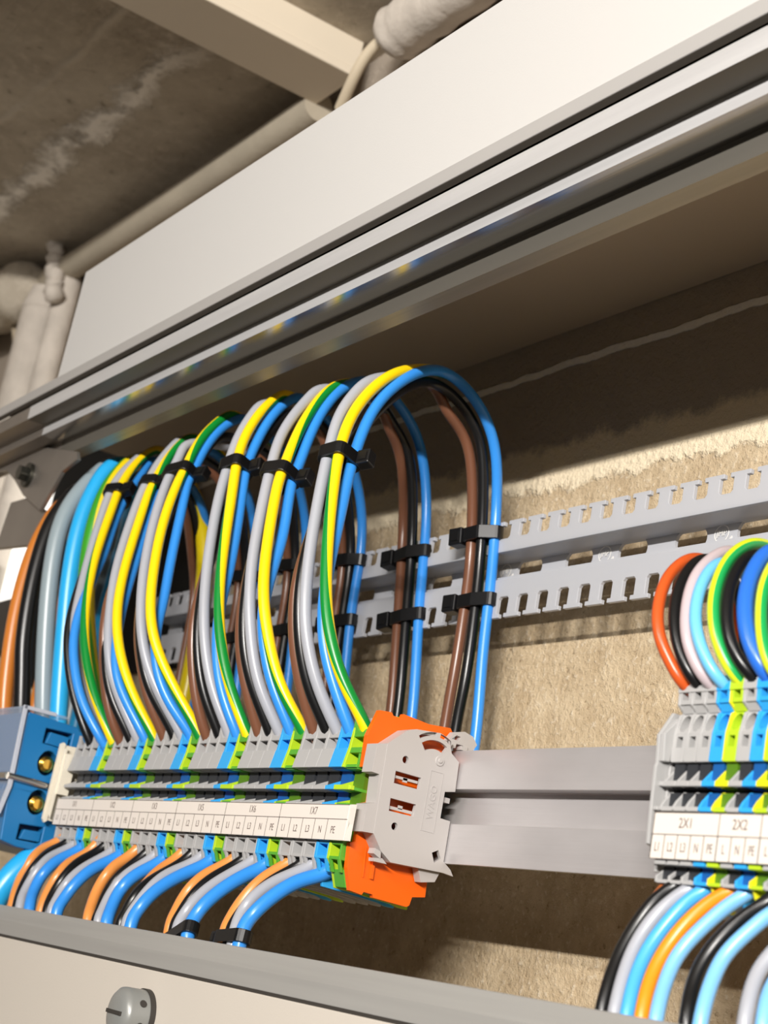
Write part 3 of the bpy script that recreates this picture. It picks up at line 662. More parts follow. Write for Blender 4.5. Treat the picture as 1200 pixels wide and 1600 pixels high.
mb = MB(); mb.prism([(-54.6, 27.8), (-53.6, 27.8), (-52.2, -5.6), (-54.2, -17), (-55.2, -17), (-53.3, -5.6)], -70, 0.6, 'x'); mb.box((-70, -54.6, 26.8), (0.6, -34, 27.8)); co = mb.build('clear_cover', cover_m, bd)
mb = MB(); mb.prism([(-55.0, 28.2), (-53.2, 28.2), (-51.8, -5.6), (-53.8, -17.4), (-55.6, -17.4), (-53.7, -5.6)], 0.2, 1.5, 'x'); mb.box((0.2, -54.8, 26.6), (1.5, -40, 28.2)); mb.build('cover_rim', cover_edge, co, bevel=0.2)
mb = MB(); mb.prism([(-35.4, 16.6), (-36.6, 15.8), (-36.9, -15.8), (-35.9, -17.2), (-34.8, -16.4), (-34.4, 16.0)], -239.6, -238.0, 'x')
mb.prism([(-34.5, 15.6), (-34.9, -16), (-2, -17), (0, -17), (0, 17), (-2, 17)], -239.4, -238.6, 'x')
mb.prism([(-35.2, 14.0), (-35.6, -14), (-34.6, -15), (-34, 14.4)], -236.9, -235.7, 'x')
mb.prism([(-34.5, 12), (-34.5, -5), (-30, -5), (-30, 12)], -238.6, -234.0, 'x')
tag(mb.build('end_stop', ivory, bevel=0.25), 'slim ivory metal end stop between blue block and first grey terminal', 'end stop')
MB().box((-345, 20, -200), (-255, 59, -40))
mb = MB(); tube(mb, spline([(-247, -18, -22), (-246, -34, -31), (-247, -43, -44), (-250, -47, -62), (-250, -46, -100)], 8), 5.2, 20)
tag(mb.build('thick_cable', WM['lightblue']), 'thick light blue cable leaving the big blue block downwards', 'cable')

# ------------------------------------------------------------------ wires
WIRES = {
    'loop2blue': dict(c='blue', r=2.0, k='loop', g=2, p=[(-206.8,-25,11),(-206.8,-33.5,19),(-214.1,-41.6,31.7),(-221,-45.6,46.2),(-226.9,-46.7,59.7),(-233.4,-43.9,75.8),(-242.4,-36,98.6),(-248.5,-32.7,114.8),(-253.4,-28.8,128.1),(-256,-26,135.1),(-260.5,-19.5,147.3),(-264,-14,156.8),(-275.5,15,152),(-288,33,133),(-290,39,111),(-288,38,88),(-285,39,64),(-282,40,33),(-283,41,16),(-290,41,3),(-308,42,-4),(-332,42,-5)]),
    'loop2black': dict(c='black', r=2.0, k='loop', g=2, p=[(-221.8,-25,11),(-221.8,-32.4,19.6),(-228,-40.4,35.6),(-233.8,-44.7,52.5),(-237.9,-45.7,65.1),(-243.5,-43.2,83.5),(-249.8,-37.7,104.5),(-255,-32.9,122.4),(-257.9,-28,132.4),(-260.8,-23.1,142.6),(-264,-14,152.1),(-275.5,11,149),(-291,29,130),(-294,37,109),(-292,37,86),(-290,37,62),(-287,38,33),(-288,39,16),(-295,39,3),(-313,40,-4),(-337,40,-5)]),
    'loop2brown': dict(c='brown', r=2.0, k='loop', g=2, p=[(-229.2,-25,11),(-229.3,-27.3,20.9),(-231.9,-36.1,33.8),(-234.4,-41.4,48.1),(-237.3,-44.6,65.3),(-247.4,-41.7,84.3),(-253.6,-36.3,105.4),(-258.8,-31.4,123.5),(-261.7,-26.6,133.5),(-264.6,-21.6,143.7),(-267.7,-12.5,153.2),(-275.5,10,144),(-294,27,127),(-298,36,108),(-296,36,85),(-294,36,61),(-292,37,32),(-293,38,16),(-300,38,3),(-318,39,-4),(-342,39,-5)]),
    'loop2gnye': dict(c='gnye', r=2.0, k='loop', g=2, p=[(-199.2,-25,11),(-199.3,-32.2,19.6),(-208.2,-39.6,34.9),(-217.2,-43.9,52.6),(-225.5,-44.9,70.6),(-235.4,-42.5,93.6),(-243.2,-38,112.4),(-248.9,-34.3,126.8),(-251,-32.9,132.1),(-255.5,-28.3,143.5),(-259.6,-21.5,153.5),(-264,-11.6,162.4),(-279.1,16.6,153.1),(-291.6,34.7,134),(-293.6,40.7,111.9),(-291.7,39.7,88.8),(-288.7,40.7,64.6),(-285.7,41.7,33.5),(-286.7,42.7,16),(-293.7,42.7,3),(-311.7,43.7,-4),(-335.7,43.7,-5)]),
    'loop2grey': dict(c='grey', r=2.0, k='loop', g=2, p=[(-214.2,-25,11),(-214.3,-31.2,21.2),(-220.8,-38.6,35.8),(-226.8,-43.6,50.2),(-232.5,-45.6,65.7),(-236.5,-44.6,77),(-243.2,-42.1,96.8),(-250.9,-37.7,120.3),(-254.3,-35.3,131.1),(-257.3,-31.5,140.4),(-260.6,-25.1,150.1),(-264,-15.7,158.6),(-279.1,12.6,150.1),(-294.6,30.6,131),(-297.6,38.7,109.9),(-295.7,38.7,86.7),(-293.7,38.7,62.6),(-290.7,39.7,33.5),(-291.7,40.7,16),(-298.7,40.7,3),(-316.7,41.7,-4),(-340.7,41.7,-5)]),
    'loop3blue': dict(c='blue', r=2.0, k='loop', g=3, p=[(-169.2,-25,11),(-169.3,-31.2,19.1),(-175,-38.5,29.9),(-180.8,-44.1,42.2),(-187.4,-44.3,59.3),(-194.2,-41.5,77.8),(-200.7,-37.6,96.3),(-208.8,-32.8,120.1),(-211.7,-30.3,128.7),(-214.4,-27.3,137),(-218.1,-22.3,148.2),(-221,-15.6,156.1),(-231,15,152),(-242,33,133),(-244,39,111),(-242,38,88),(-239,39,64),(-236,40,33),(-237,41,16),(-244,41,3),(-262,42,-4),(-286,42,-5)]),
    'loop3black': dict(c='black', r=2.0, k='loop', g=3, p=[(-184.2,-25,11),(-184.3,-30.5,19.6),(-188.7,-38.8,31.3),(-193.1,-43.5,45.1),(-198.8,-44.9,65.1),(-204,-43.1,84.6),(-209.6,-38,105.7),(-213.4,-33.1,120.7),(-215.7,-29.6,129.8),(-218.4,-25.1,140.6),(-221,-17.8,150.2),(-231,11,149),(-245,29,130),(-248,37,109),(-246,37,86),(-244,37,62),(-241,38,33),(-242,39,16),(-249,39,3),(-267,40,-4),(-291,40,-5)]),
    'loop3brown': dict(c='brown', r=2.0, k='loop', g=3, p=[(-191.8,-25,11),(-191.8,-32.3,19.4),(-193.4,-38.4,29.6),(-196,-44,48.1),(-198.6,-46.7,67.6),(-207.9,-41.5,85.5),(-213.3,-36.5,106.7),(-217.1,-31.5,121.7),(-219.4,-28,130.9),(-222.1,-23.5,141.7),(-224.7,-16.2,151.4),(-231,10,144),(-248,27,127),(-252,36,108),(-250,36,85),(-248,36,61),(-246,37,32),(-247,38,16),(-254,38,3),(-272,39,-4),(-296,39,-5)]),
    'loop3gnye': dict(c='gnye', r=2.0, k='loop', g=3, p=[(-161.8,-25,11),(-161.8,-30.6,19),(-169,-38.5,31.5),(-177.1,-45,47.6),(-184.9,-47.5,65.2),(-193.2,-45.1,85.8),(-201.7,-40.1,108.2),(-207.1,-36.6,122.9),(-209.3,-34.2,128.9),(-213.4,-29.8,140.4),(-217.4,-23.4,151),(-221,-14.5,159.3),(-234.6,16.7,153.1),(-245.6,34.8,134),(-247.6,40.8,111.9),(-245.6,39.8,88.8),(-242.6,40.8,64.7),(-239.6,41.8,33.5),(-240.6,42.8,16),(-247.6,42.8,3),(-265.6,43.8,-4),(-289.6,43.8,-5)]),
    'loop3grey': dict(c='grey', r=2.0, k='loop', g=3, p=[(-176.8,-25,11),(-176.8,-30.8,19.3),(-182.8,-40,33.7),(-188.5,-45.5,49.2),(-195,-46.6,69.4),(-200.9,-45.5,88.7),(-208.1,-40.6,113.2),(-211.6,-37.4,125.5),(-212.9,-35.4,130.2),(-215.4,-32,138.9),(-218.4,-26,149.2),(-221,-18.2,156.9),(-234.6,12.7,150.1),(-248.6,30.7,131),(-251.6,38.8,109.9),(-249.6,38.8,86.8),(-247.6,38.8,62.7),(-244.6,39.8,33.5),(-245.6,40.8,16),(-252.6,40.8,3),(-270.6,41.8,-4),(-294.6,41.8,-5)]),
    'loop4blue': dict(c='blue', r=2.0, k='loop', g=4, p=[(-131.8,-25,11),(-131.8,-29.1,18.7),(-137,-39.1,29.1),(-141.8,-44.8,41.6),(-146.4,-46,55.6),(-149.9,-44,66.8),(-155.2,-42.6,84.2),(-162.4,-39.7,108.9),(-165.5,-38.6,119.9),(-167,-36.5,125.4),(-169.6,-33.5,134.7),(-172.9,-27.9,146.6),(-175.9,-19.3,156.1),(-178,-10.7,159.2),(-186.5,15,152),(-196,33,133),(-198,39,111),(-196,38,88),(-193,39,64),(-190,40,33),(-191,41,16),(-198,41,3),(-216,42,-4),(-240,42,-5)]),
    'loop4black': dict(c='black', r=2.0, k='loop', g=4, p=[(-146.8,-25,11),(-146.8,-28.7,19.1),(-150.4,-37.8,30),(-153,-43.3,38.9),(-157.4,-48.1,55.9),(-162.6,-48.1,78.5),(-166.8,-44.5,98),(-170.8,-39.5,116.3),(-173.2,-34.4,127.7),(-175.6,-29.2,139.3),(-178,-21.3,149.9),(-186.5,11,149),(-199,29,130),(-202,37,109),(-200,37,86),(-198,37,62),(-195,38,33),(-196,39,16),(-203,39,3),(-221,40,-4),(-245,40,-5)]),
    'loop4brown': dict(c='brown', r=2.0, k='loop', g=4, p=[(-154.2,-25,11),(-154.3,-30.3,19.8),(-156,-38.2,30.1),(-158,-43.5,42.9),(-159.8,-47.5,56.2),(-166.3,-46.5,79.4),(-170.6,-42.9,99),(-174.5,-37.9,117.4),(-176.9,-32.8,128.8),(-179.3,-27.6,140.5),(-181.6,-19.7,151.2),(-186.5,10,144),(-202,27,127),(-206,36,108),(-204,36,85),(-202,36,61),(-200,37,32),(-201,38,16),(-208,38,3),(-226,39,-4),(-250,39,-5)]),
    'loop4gnye': dict(c='gnye', r=2.0, k='loop', g=4, p=[(-124.2,-25,11),(-124.3,-30,19.1),(-130.8,-38.8,31.6),(-137.5,-46.9,45.4),(-143.3,-51.1,59.5),(-150.1,-50.9,78.3),(-157.4,-48.4,99.4),(-163.5,-43.5,117.9),(-165.8,-40.6,124.9),(-168.3,-38.1,132.8),(-171.7,-33.4,143.4),(-175.4,-25,154.6),(-178,-16.7,159.6),(-190,16.8,153.2),(-199.5,34.9,134.1),(-201.5,40.9,112),(-199.5,39.9,88.8),(-196.5,40.9,64.7),(-193.6,42,33.5),(-194.6,43,16),(-201.6,43,3),(-219.6,44,-4),(-243.6,44,-5)]),
    'loop4grey': dict(c='grey', r=2.0, k='loop', g=4, p=[(-139.2,-25,11),(-139.3,-29.3,18.8),(-144,-37.8,29.7),(-149.1,-45.6,42.8),(-154.8,-49.8,60),(-160.7,-50.3,79.6),(-166.7,-48.4,100.7),(-171.3,-45,117.7),(-173.3,-42.7,124.9),(-175.6,-39.6,133.6),(-178,-34.3,142.2),(-190,12.8,150.2),(-202.5,30.8,131.1),(-205.5,38.9,109.9),(-203.5,38.9,86.8),(-201.6,38.9,62.7),(-198.6,39.9,33.5),(-199.6,40.9,16),(-206.6,40.9,3),(-224.6,41.9,-4),(-248.6,41.9,-5)]),
    'loop5blue': dict(c='blue', r=2.0, k='loop', g=5, p=[(-94.2,-25,11),(-94.2,-30.7,18.7),(-98.9,-37.2,31.5),(-104,-40.4,47.5),(-109,-40,64.7),(-113,-37.3,79.3),(-119.6,-35.4,103.8),(-123.8,-34.6,119.6),(-126,-32.4,128.3),(-129.6,-27.1,143),(-132.6,-19.6,154.7),(-135,-10,161.1),(-142,15,152),(-150,33,133),(-152,39,111),(-150,38,88),(-147,39,64),(-144,40,33),(-145,41,16),(-152,41,3),(-170,42,-4),(-194,42,-5)]),
    'loop5black': dict(c='black', r=2.0, k='loop', g=5, p=[(-109.2,-25,11),(-109.3,-29.8,19.3),(-112.1,-37.4,31.1),(-115.5,-42.3,47.8),(-119.2,-43.3,67.2),(-122.9,-41,88.1),(-126.3,-36.9,107.6),(-129,-32.2,123.9),(-131,-26.6,135.4),(-133.1,-19.5,147.7),(-135,-8.3,156.2),(-142,11,149),(-153,29,130),(-156,37,109),(-154,37,86),(-152,37,62),(-149,38,33),(-150,39,16),(-157,39,3),(-175,40,-4),(-199,40,-5)]),
    'loop5brown': dict(c='brown', r=2.0, k='loop', g=5, p=[(-116.8,-25,11),(-116.8,-31.6,19),(-118,-37.3,30.2),(-119.6,-41.9,45.8),(-121.2,-43.5,62.4),(-126.6,-39.2,89.1),(-129.9,-35.2,108.7),(-132.7,-30.5,125.1),(-134.6,-24.9,136.7),(-136.6,-17.7,149.1),(-138.5,-6.5,157.6),(-142,10,144),(-156,27,127),(-160,36,108),(-158,36,85),(-156,36,61),(-154,37,32),(-155,38,16),(-162,38,3),(-180,39,-4),(-204,39,-5)]),
    'loop5gnye': dict(c='gnye', r=2.0, k='loop', g=5, p=[(-86.8,-25,11),(-86.8,-30.6,18.5),(-93.1,-37.6,33.1),(-99.5,-41.8,49.8),(-105.4,-43.2,66.6),(-111.7,-42.3,85.8),(-118.1,-40.4,106),(-122.7,-39.3,121.2),(-126.3,-36.5,133.5),(-130.1,-30.3,146.6),(-132.9,-23.4,155.3),(-135,-15.8,159.9),(-145.4,16.9,153.3),(-153.4,35,134.1),(-155.4,41,112),(-153.5,40,88.9),(-150.5,41,64.7),(-147.5,42.1,33.6),(-148.5,43.1,16),(-155.5,43.1,3),(-173.5,44.1,-4),(-197.5,44.1,-5)]),
    'loop5grey': dict(c='grey', r=2.0, k='loop', g=5, p=[(-101.8,-25,11),(-101.8,-29.6,19.1),(-105.8,-37,31.8),(-110.1,-41.9,47.5),(-114.6,-44.1,65.3),(-119.2,-44.2,84.2),(-124.3,-42.7,106.2),(-127.4,-40.2,120.4),(-130.1,-37.7,132.8),(-132.7,-32.3,145),(-135,-24.4,154.5),(-145.4,12.9,150.3),(-156.4,30.9,131.1),(-159.4,39,110),(-157.5,39,86.9),(-155.5,39,62.7),(-152.5,40,33.6),(-153.5,41,16),(-160.5,41,3),(-178.5,42,-4),(-202.5,42,-5)]),
    'loop6blue': dict(c='blue', r=2.0, k='loop', g=6, p=[(-56.8,-25,11),(-56.8,-30.3,18.6),(-61.7,-39.2,33.8),(-66.6,-43.3,51.4),(-69.4,-43.1,62.3),(-72.4,-40.7,74.8),(-75.4,-38,87.5),(-79.8,-37.1,106.3),(-81.5,-34.6,113.9),(-83.7,-32.1,124.1),(-86.7,-27.6,137.7),(-89.7,-19.5,151.7),(-92,-9,159.2),(-99.2,4,162.4),(-100.9,15,157.8),(-105.7,26,152.4),(-106.5,33,141.4),(-107,39,121.1),(-103.3,39,98.8),(-99.5,39,76.8),(-93.6,40,43.5),(-94.6,41,16),(-101.6,41,3),(-119.6,42,-4),(-143.6,42,-5)]),
    'loop6black': dict(c='black', r=2.0, k='loop', g=6, p=[(-71.8,-25,11),(-71.8,-30,19.1),(-74,-37.9,31),(-76.4,-43.6,44.6),(-79.1,-45.6,62.6),(-81.9,-44.5,81.8),(-84.4,-40.7,100),(-86.6,-36.5,116.4),(-88.6,-30.5,131.3),(-90.5,-21.2,145.1),(-92,-10.7,153.9),(-95.2,0,155),(-102.1,12,151.4),(-106.6,23,146.1),(-106.8,29,134.7),(-111,37,109.9),(-107.1,37,87.7),(-102.4,37,63.1),(-100.9,38,44.3),(-101.9,39,16),(-108.9,39,3),(-126.9,40,-4),(-150.9,40,-5)]),
    'loop6brown': dict(c='brown', r=2.0, k='loop', g=6, p=[(-79.2,-25,11),(-79.2,-30.7,19.6),(-80.3,-37.8,32.5),(-81.4,-42.8,46.4),(-82.5,-44.4,60.9),(-85.5,-42.6,82.8),(-88,-38.9,101.2),(-90.2,-34.7,117.6),(-92.1,-28.7,132.6),(-94,-19.4,146.5),(-95.5,-8.8,155.3),(-98.5,1.9,156.4),(-99.8,9,148.6),(-107.1,20,144.4),(-110.6,27,134.7),(-117.8,36,116.1),(-111.5,36,87.8),(-107.2,36,66.2),(-104.2,37,44.2),(-105.2,38,16),(-112.2,38,3),(-130.2,39,-4),(-154.2,39,-5)]),
    'loop6gnye': dict(c='gnye', r=2.0, k='loop', g=6, p=[(-49.2,-25,11),(-49.3,-30.1,18.9),(-54.6,-38.7,30.9),(-60.2,-43.5,46.4),(-65.3,-46.3,61.7),(-70.7,-45.8,79.5),(-77.4,-43.3,102.9),(-79.5,-41.2,110.5),(-82.9,-37.5,123),(-85.9,-33.1,134.4),(-89.4,-25.8,147.3),(-92,-16.9,155.5),(-102.5,5.9,163.8),(-104.2,17,159.2),(-109,28,153.7),(-109.8,35.1,142.6),(-110.4,41.1,122.3),(-106.6,41.1,99.8),(-102.9,41.2,77.7),(-97,42.2,44.2),(-98,43.2,16),(-105,43.2,3),(-123,44.2,-4),(-147,44.2,-5)]),
    'loop6grey': dict(c='grey', r=2.0, k='loop', g=6, p=[(-64.2,-25,11),(-64.2,-30,18),(-68,-39.3,31.4),(-71.6,-44,47.1),(-75,-46.3,62.6),(-78.2,-46.7,78.3),(-82.2,-45.1,99),(-84.6,-43.6,111.7),(-86.8,-41.6,123.3),(-88.7,-37.1,134),(-90.5,-31.3,143.5),(-92,-25,150.7),(-98.6,1.9,156.4),(-105.4,14,152.7),(-109.9,25,147.4),(-110.1,31,135.9),(-114.3,39.1,110.9),(-110.5,39.1,88.6),(-105.8,39.2,63.9),(-104.3,40.2,45),(-105.3,41.2,16),(-112.3,41.2,3),(-130.3,42.2,-4),(-154.3,42.2,-5)]),
    'loop7blue': dict(c='blue', r=2.0, k='loop', g=7, p=[(-19.2,-25,11),(-19.2,-30.5,17.5),(-24.4,-39.7,36),(-27.8,-42.7,50.3),(-31.5,-42.3,66.8),(-36.1,-39.1,88.7),(-39.3,-37.3,104.5),(-43.6,-31.9,126.4),(-46.4,-23.2,141),(-49,-11.2,152.6),(-55.5,4,159.2),(-51.7,15,152.1),(-54.2,26,143.9),(-56.4,33,132.8),(-60.1,39,114.5),(-56.2,39,88.4),(-54.3,39,63.4),(-51.5,40,37.4),(-52.5,41,16),(-59.5,41,3),(-77.5,42,-4),(-101.5,42,-5)]),
    'loop7black': dict(c='black', r=2.0, k='loop', g=7, p=[(-34.2,-25,11),(-34.3,-30.8,19.6),(-35.8,-38.1,29.1),(-37.8,-44.3,44.5),(-39.9,-46.6,61.9),(-41.8,-45.4,78.7),(-43.7,-41.8,95.8),(-45.4,-36.6,111.5),(-47.2,-28.6,128.7),(-49,-16.5,144.5),(-58.8,0,154.9),(-56.8,12,150.8),(-58.9,23,143.7),(-59.2,29,131.9),(-63.6,37,103.9),(-60.4,37,78.1),(-58.9,37,53.2),(-61.5,38,38.3),(-62.5,39,16),(-69.5,39,3),(-87.5,40,-4),(-111.5,40,-5)]),
    'loop7brown': dict(c='brown', r=2.0, k='loop', g=7, p=[(-41.8,-25,11),(-41.8,-31.3,19.6),(-42.4,-38.9,32.8),(-43.1,-44.5,49.1),(-43.8,-46,65),(-45.4,-43.4,79.7),(-47.3,-39.9,96.9),(-48.9,-34.6,112.8),(-50.7,-26.7,130.1),(-52.4,-14.5,146),(-62,2,156.3),(-60.9,9,147.3),(-63.8,20,142.9),(-63.7,27,132),(-68.4,36,104.2),(-66.1,36,83.4),(-65.2,36,58),(-67.1,37,39.5),(-68.1,38,16),(-75.1,38,3),(-93.1,39,-4),(-117.1,39,-5)]),
    'loop7gnye': dict(c='gnye', r=2.0, k='loop', g=7, p=[(-11.8,-25,11),(-11.8,-29.7,19.1),(-16.7,-38.4,31.5),(-21.9,-43.8,47.6),(-27.1,-45.4,65.3),(-33.5,-44.8,89),(-38.8,-42.9,109.8),(-42.4,-38.8,124.8),(-45.7,-30.9,138),(-49,-18.8,150.3),(-58.8,6,160.7),(-54.9,17.1,153.5),(-57.4,28.2,145.2),(-59.6,35.2,134.1),(-63.3,41.2,115.7),(-59.4,41.3,89.4),(-57.6,41.3,64.2),(-54.8,42.3,38),(-55.8,43.3,16),(-62.8,43.3,3),(-80.8,44.3,-4),(-104.8,44.3,-5)]),
    'loop7grey': dict(c='grey', r=2.0, k='loop', g=7, p=[(-26.8,-25,11),(-26.7,-30.3,17.4),(-29.6,-38.9,29.6),(-32.5,-44.5,44),(-34.8,-46.5,56.8),(-37.9,-46.9,75.1),(-41.9,-45.3,99.5),(-43.9,-43.8,111.8),(-45.7,-42,123.7),(-47.4,-36.3,135),(-49,-28.2,144.1),(-62.1,2,156.4),(-60.1,14.1,152.2),(-62.1,25.1,145.1),(-62.4,31.2,133.2),(-66.9,39.2,105),(-63.7,39.3,79),(-62.2,39.3,54),(-64.8,40.3,39),(-65.8,41.3,16),(-72.8,41.3,3),(-90.8,42.3,-4),(-114.8,42.3,-5)]),
    'bot2orange': dict(c='orange', r=2.1, k='bot', g=2, p=[(-229.2,-25.5,-17),(-229.3,-31.5,-24.6),(-239.8,-33.9,-27.9),(-242.6,-37.3,-36.6),(-239.4,-40.1,-44.8),(-232.4,-43,-53.1),(-232.4,-41,-73.1),(-231.4,-38,-113.1)]),
    'bot2black': dict(c='black', r=1.9, k='bot', g=2, p=[(-221.8,-25.1,-17),(-221.8,-31.1,-25.2),(-231.1,-33.5,-28.4),(-235.5,-36.9,-36.2),(-234,-40,-44.5),(-227.9,-43,-52.8),(-227.9,-41,-72.8),(-226.9,-38,-112.8)]),
    'bot2grey': dict(c='grey', r=2.0, k='bot', g=2, p=[(-214.2,-25.2,-17),(-214.3,-31.2,-26.1),(-227.2,-34.6,-30.7),(-230.2,-37.8,-38.8),(-228.8,-40.9,-47),(-223.8,-43,-52.8),(-223.8,-41,-72.8),(-222.8,-38,-112.8)]),
    'bot2blue': dict(c='blue', r=2.3, k='bot', g=2, p=[(-206.8,-24.1,-17),(-206.8,-30.1,-26.5),(-218.9,-34,-31.5),(-223.3,-37.7,-39.3),(-219.4,-40.9,-47.3),(-213.4,-43,-52.8),(-213.4,-41,-72.8),(-212.4,-38,-112.8)]),
    'bot3orange': dict(c='orange', r=2.1, k='bot', g=3, p=[(-191.8,-26.7,-17),(-191.8,-32.7,-27.3),(-199.6,-34.9,-30.9),(-204.8,-36.7,-34.9),(-205.9,-39.6,-43),(-201.9,-43,-52.8),(-201.9,-41,-72.8),(-200.9,-38,-112.8)]),
    'bot3black': dict(c='black', r=1.9, k='bot', g=3, p=[(-184.2,-25.7,-17),(-184.3,-31.7,-26.4),(-195.4,-34.8,-31.2),(-200.1,-38,-39.1),(-199.2,-40.9,-47),(-195.7,-43,-52.8),(-195.7,-41,-72.8),(-194.7,-38,-112.8)]),
    'bot3grey': dict(c='grey', r=2.0, k='bot', g=3, p=[(-176.8,-24,-17),(-176.8,-30,-26.6),(-189,-34.3,-32.9),(-194.8,-38.1,-40.5),(-192.8,-41.3,-48.3),(-191.1,-43,-52.5),(-191.1,-41,-72.5),(-190.1,-38,-112.5)]),
    'bot3blue': dict(c='blue', r=2.3, k='bot', g=3, p=[(-169.2,-23.2,-17),(-169.3,-29.2,-27.4),(-182.2,-33.7,-32.9),(-187.7,-37.8,-40.9),(-187.6,-41,-47.9),(-185.9,-43,-52.6),(-185.9,-41,-72.6),(-184.9,-38,-112.6)]),
    'bot4orange': dict(c='orange', r=2.1, k='bot', g=4, p=[(-154.2,-25.8,-17),(-154.3,-31.8,-27),(-162.4,-34.7,-31.8),(-163.4,-38.3,-40.5),(-158.7,-41.4,-48.6),(-155.1,-43,-52.9),(-155.1,-41,-72.9),(-154.1,-38,-112.9)]),
    'bot4black': dict(c='black', r=1.9, k='bot', g=4, p=[(-146.8,-24.5,-17),(-146.8,-30.5,-26.8),(-154.1,-34.5,-33.8),(-154.8,-38.5,-42.4),(-149.5,-41.8,-50.4),(-148.1,-43,-53.1),(-148.1,-41,-73.1),(-147.1,-38,-113.1)]),
    'bot4grey': dict(c='grey', r=2.0, k='bot', g=4, p=[(-139.2,-24,-17),(-139.3,-30,-27.2),(-149.1,-34.3,-33.5),(-151.2,-38.2,-41.7),(-147.7,-41.5,-49.4),(-145.7,-43,-53),(-145.7,-41,-73),(-144.7,-38,-113)]),
    'bot4blue': dict(c='blue', r=2.3, k='bot', g=4, p=[(-131.8,-23.2,-17),(-131.8,-29.2,-27.6),(-142.5,-33.9,-33.5),(-145.9,-37.8,-41),(-141.4,-41.3,-49),(-138.6,-43,-52.8),(-138.6,-41,-72.8),(-137.6,-38,-112.8)]),
    'bot5orange': dict(c='orange', r=2.1, k='bot', g=5, p=[(-116.8,-25.3,-17),(-116.8,-31.3,-26.6),(-126.5,-33,-31.5),(-132.9,-34.9,-39),(-134.9,-36.9,-47.8),(-133.5,-38,-52.7),(-133.5,-41,-72.7),(-132.5,-38,-112.7)]),
    'bot5black': dict(c='black', r=1.9, k='bot', g=5, p=[(-109.2,-25.9,-17),(-109.3,-31.9,-27.6),(-123.1,-36,-34.6),(-128.8,-39.1,-41.8),(-127.7,-41.9,-49.7),(-127.2,-43,-52.8),(-127.2,-41,-72.8),(-126.2,-38,-112.8)]),
    'bot5grey': dict(c='grey', r=2.0, k='bot', g=5, p=[(-101.8,-24.8,-17),(-101.8,-30.8,-27),(-116.1,-34.9,-32.5),(-122.1,-38.4,-40.5),(-123.7,-41.5,-48.6),(-121.8,-43,-52.8),(-121.8,-41,-72.8),(-120.8,-38,-112.8)]),
    'bot5blue': dict(c='blue', r=2.3, k='bot', g=5, p=[(-94.2,-23.7,-17),(-94.3,-29.7,-26.9),(-106,-33.3,-31.8),(-117,-37.4,-39),(-120.2,-40.7,-46.7),(-118.6,-43,-52.9),(-118.6,-41,-72.9),(-117.6,-38,-112.9)]),
    'bot6orange': dict(c='orange', r=2.1, k='bot', g=6, p=[(-79.2,-23.6,-17),(-79.2,-29.6,-25.9),(-89,-33.9,-31.4),(-92.6,-37.6,-38.7),(-90.4,-40.9,-46.3),(-88,-43,-51),(-88,-41,-71),(-87,-38,-111)]),
    'bot6black': dict(c='black', r=1.9, k='bot', g=6, p=[(-71.8,-24.4,-17),(-71.7,-30.4,-26.1),(-81.6,-34.4,-31.9),(-86.8,-38,-39.2),(-86.4,-41.2,-46.7),(-85.2,-43,-51.1),(-85.2,-41,-71.1),(-84.2,-38,-111.1)]),
    'bot6grey': dict(c='grey', r=2.0, k='bot', g=6, p=[(-64.2,-23.9,-17),(-64.2,-29.9,-25.4),(-77.1,-34.8,-33.2),(-83.2,-38.4,-40.4),(-84.7,-40.9,-46.6),(-82.7,-43,-52),(-82.7,-41,-72),(-81.7,-38,-112)]),
    'bot6blue': dict(c='blue', r=2.3, k='bot', g=6, p=[(-56.8,-22.8,-17),(-56.8,-28.8,-25.9),(-63.9,-31.6,-29.7),(-71.3,-35,-35.1),(-76.5,-38.6,-41.8),(-76.7,-41.3,-48.1),(-74.1,-43,-52.3),(-74.1,-41,-72.3),(-73.1,-38,-112.3)]),
    'bot7orange': dict(c='orange', r=2.1, k='bot', g=7, p=[(-41.8,-23.1,-17),(-41.8,-29.1,-24.7),(-49.8,-33.3,-30.6),(-52.8,-37.7,-39.1),(-52,-40.9,-46.1),(-49.4,-43,-50.8),(-49.4,-41,-70.8),(-48.4,-38,-110.8)]),
    'bot7black': dict(c='black', r=1.9, k='bot', g=7, p=[(-34.2,-23.9,-17),(-34.3,-29.9,-25.7),(-43.6,-34.1,-31.5),(-48,-38.1,-39.6),(-48.6,-40.9,-45.8),(-46.3,-43,-51),(-46.3,-41,-71),(-45.3,-38,-111)]),
    'bot7grey': dict(c='grey', r=2.0, k='bot', g=7, p=[(-26.8,-23.5,-17),(-26.8,-29.5,-25.2),(-39.2,-33.9,-30.6),(-46.2,-37.6,-37.3),(-47.1,-40.2,-43.5),(-43.4,-43,-50.7),(-43.4,-41,-70.7),(-42.4,-38,-110.7)]),
    'bot7blue': dict(c='blue', r=2.3, k='bot', g=7, p=[(-19.2,-21.9,-17),(-19.2,-27.9,-26.5),(-29.4,-31.9,-29.8),(-37.1,-36.2,-36.5),(-41,-39.9,-43.4),(-39.3,-43,-50.4),(-39.3,-41,-70.4),(-38.3,-38,-110.4)]),
    'ru0': dict(c='rust', r=1.5, k='ru', g=8, p=[(131,-18,19),(131,-31.8,22.9),(128.6,-35,27.7),(126,-37.5,33.5),(123.5,-37.4,40.5),(121,-34.5,48.4),(119,-29.8,54.5),(117,-22.2,60),(113,-9.2,61),(109,1.8,51),(108,5.8,30),(109,5.8,-10)]),
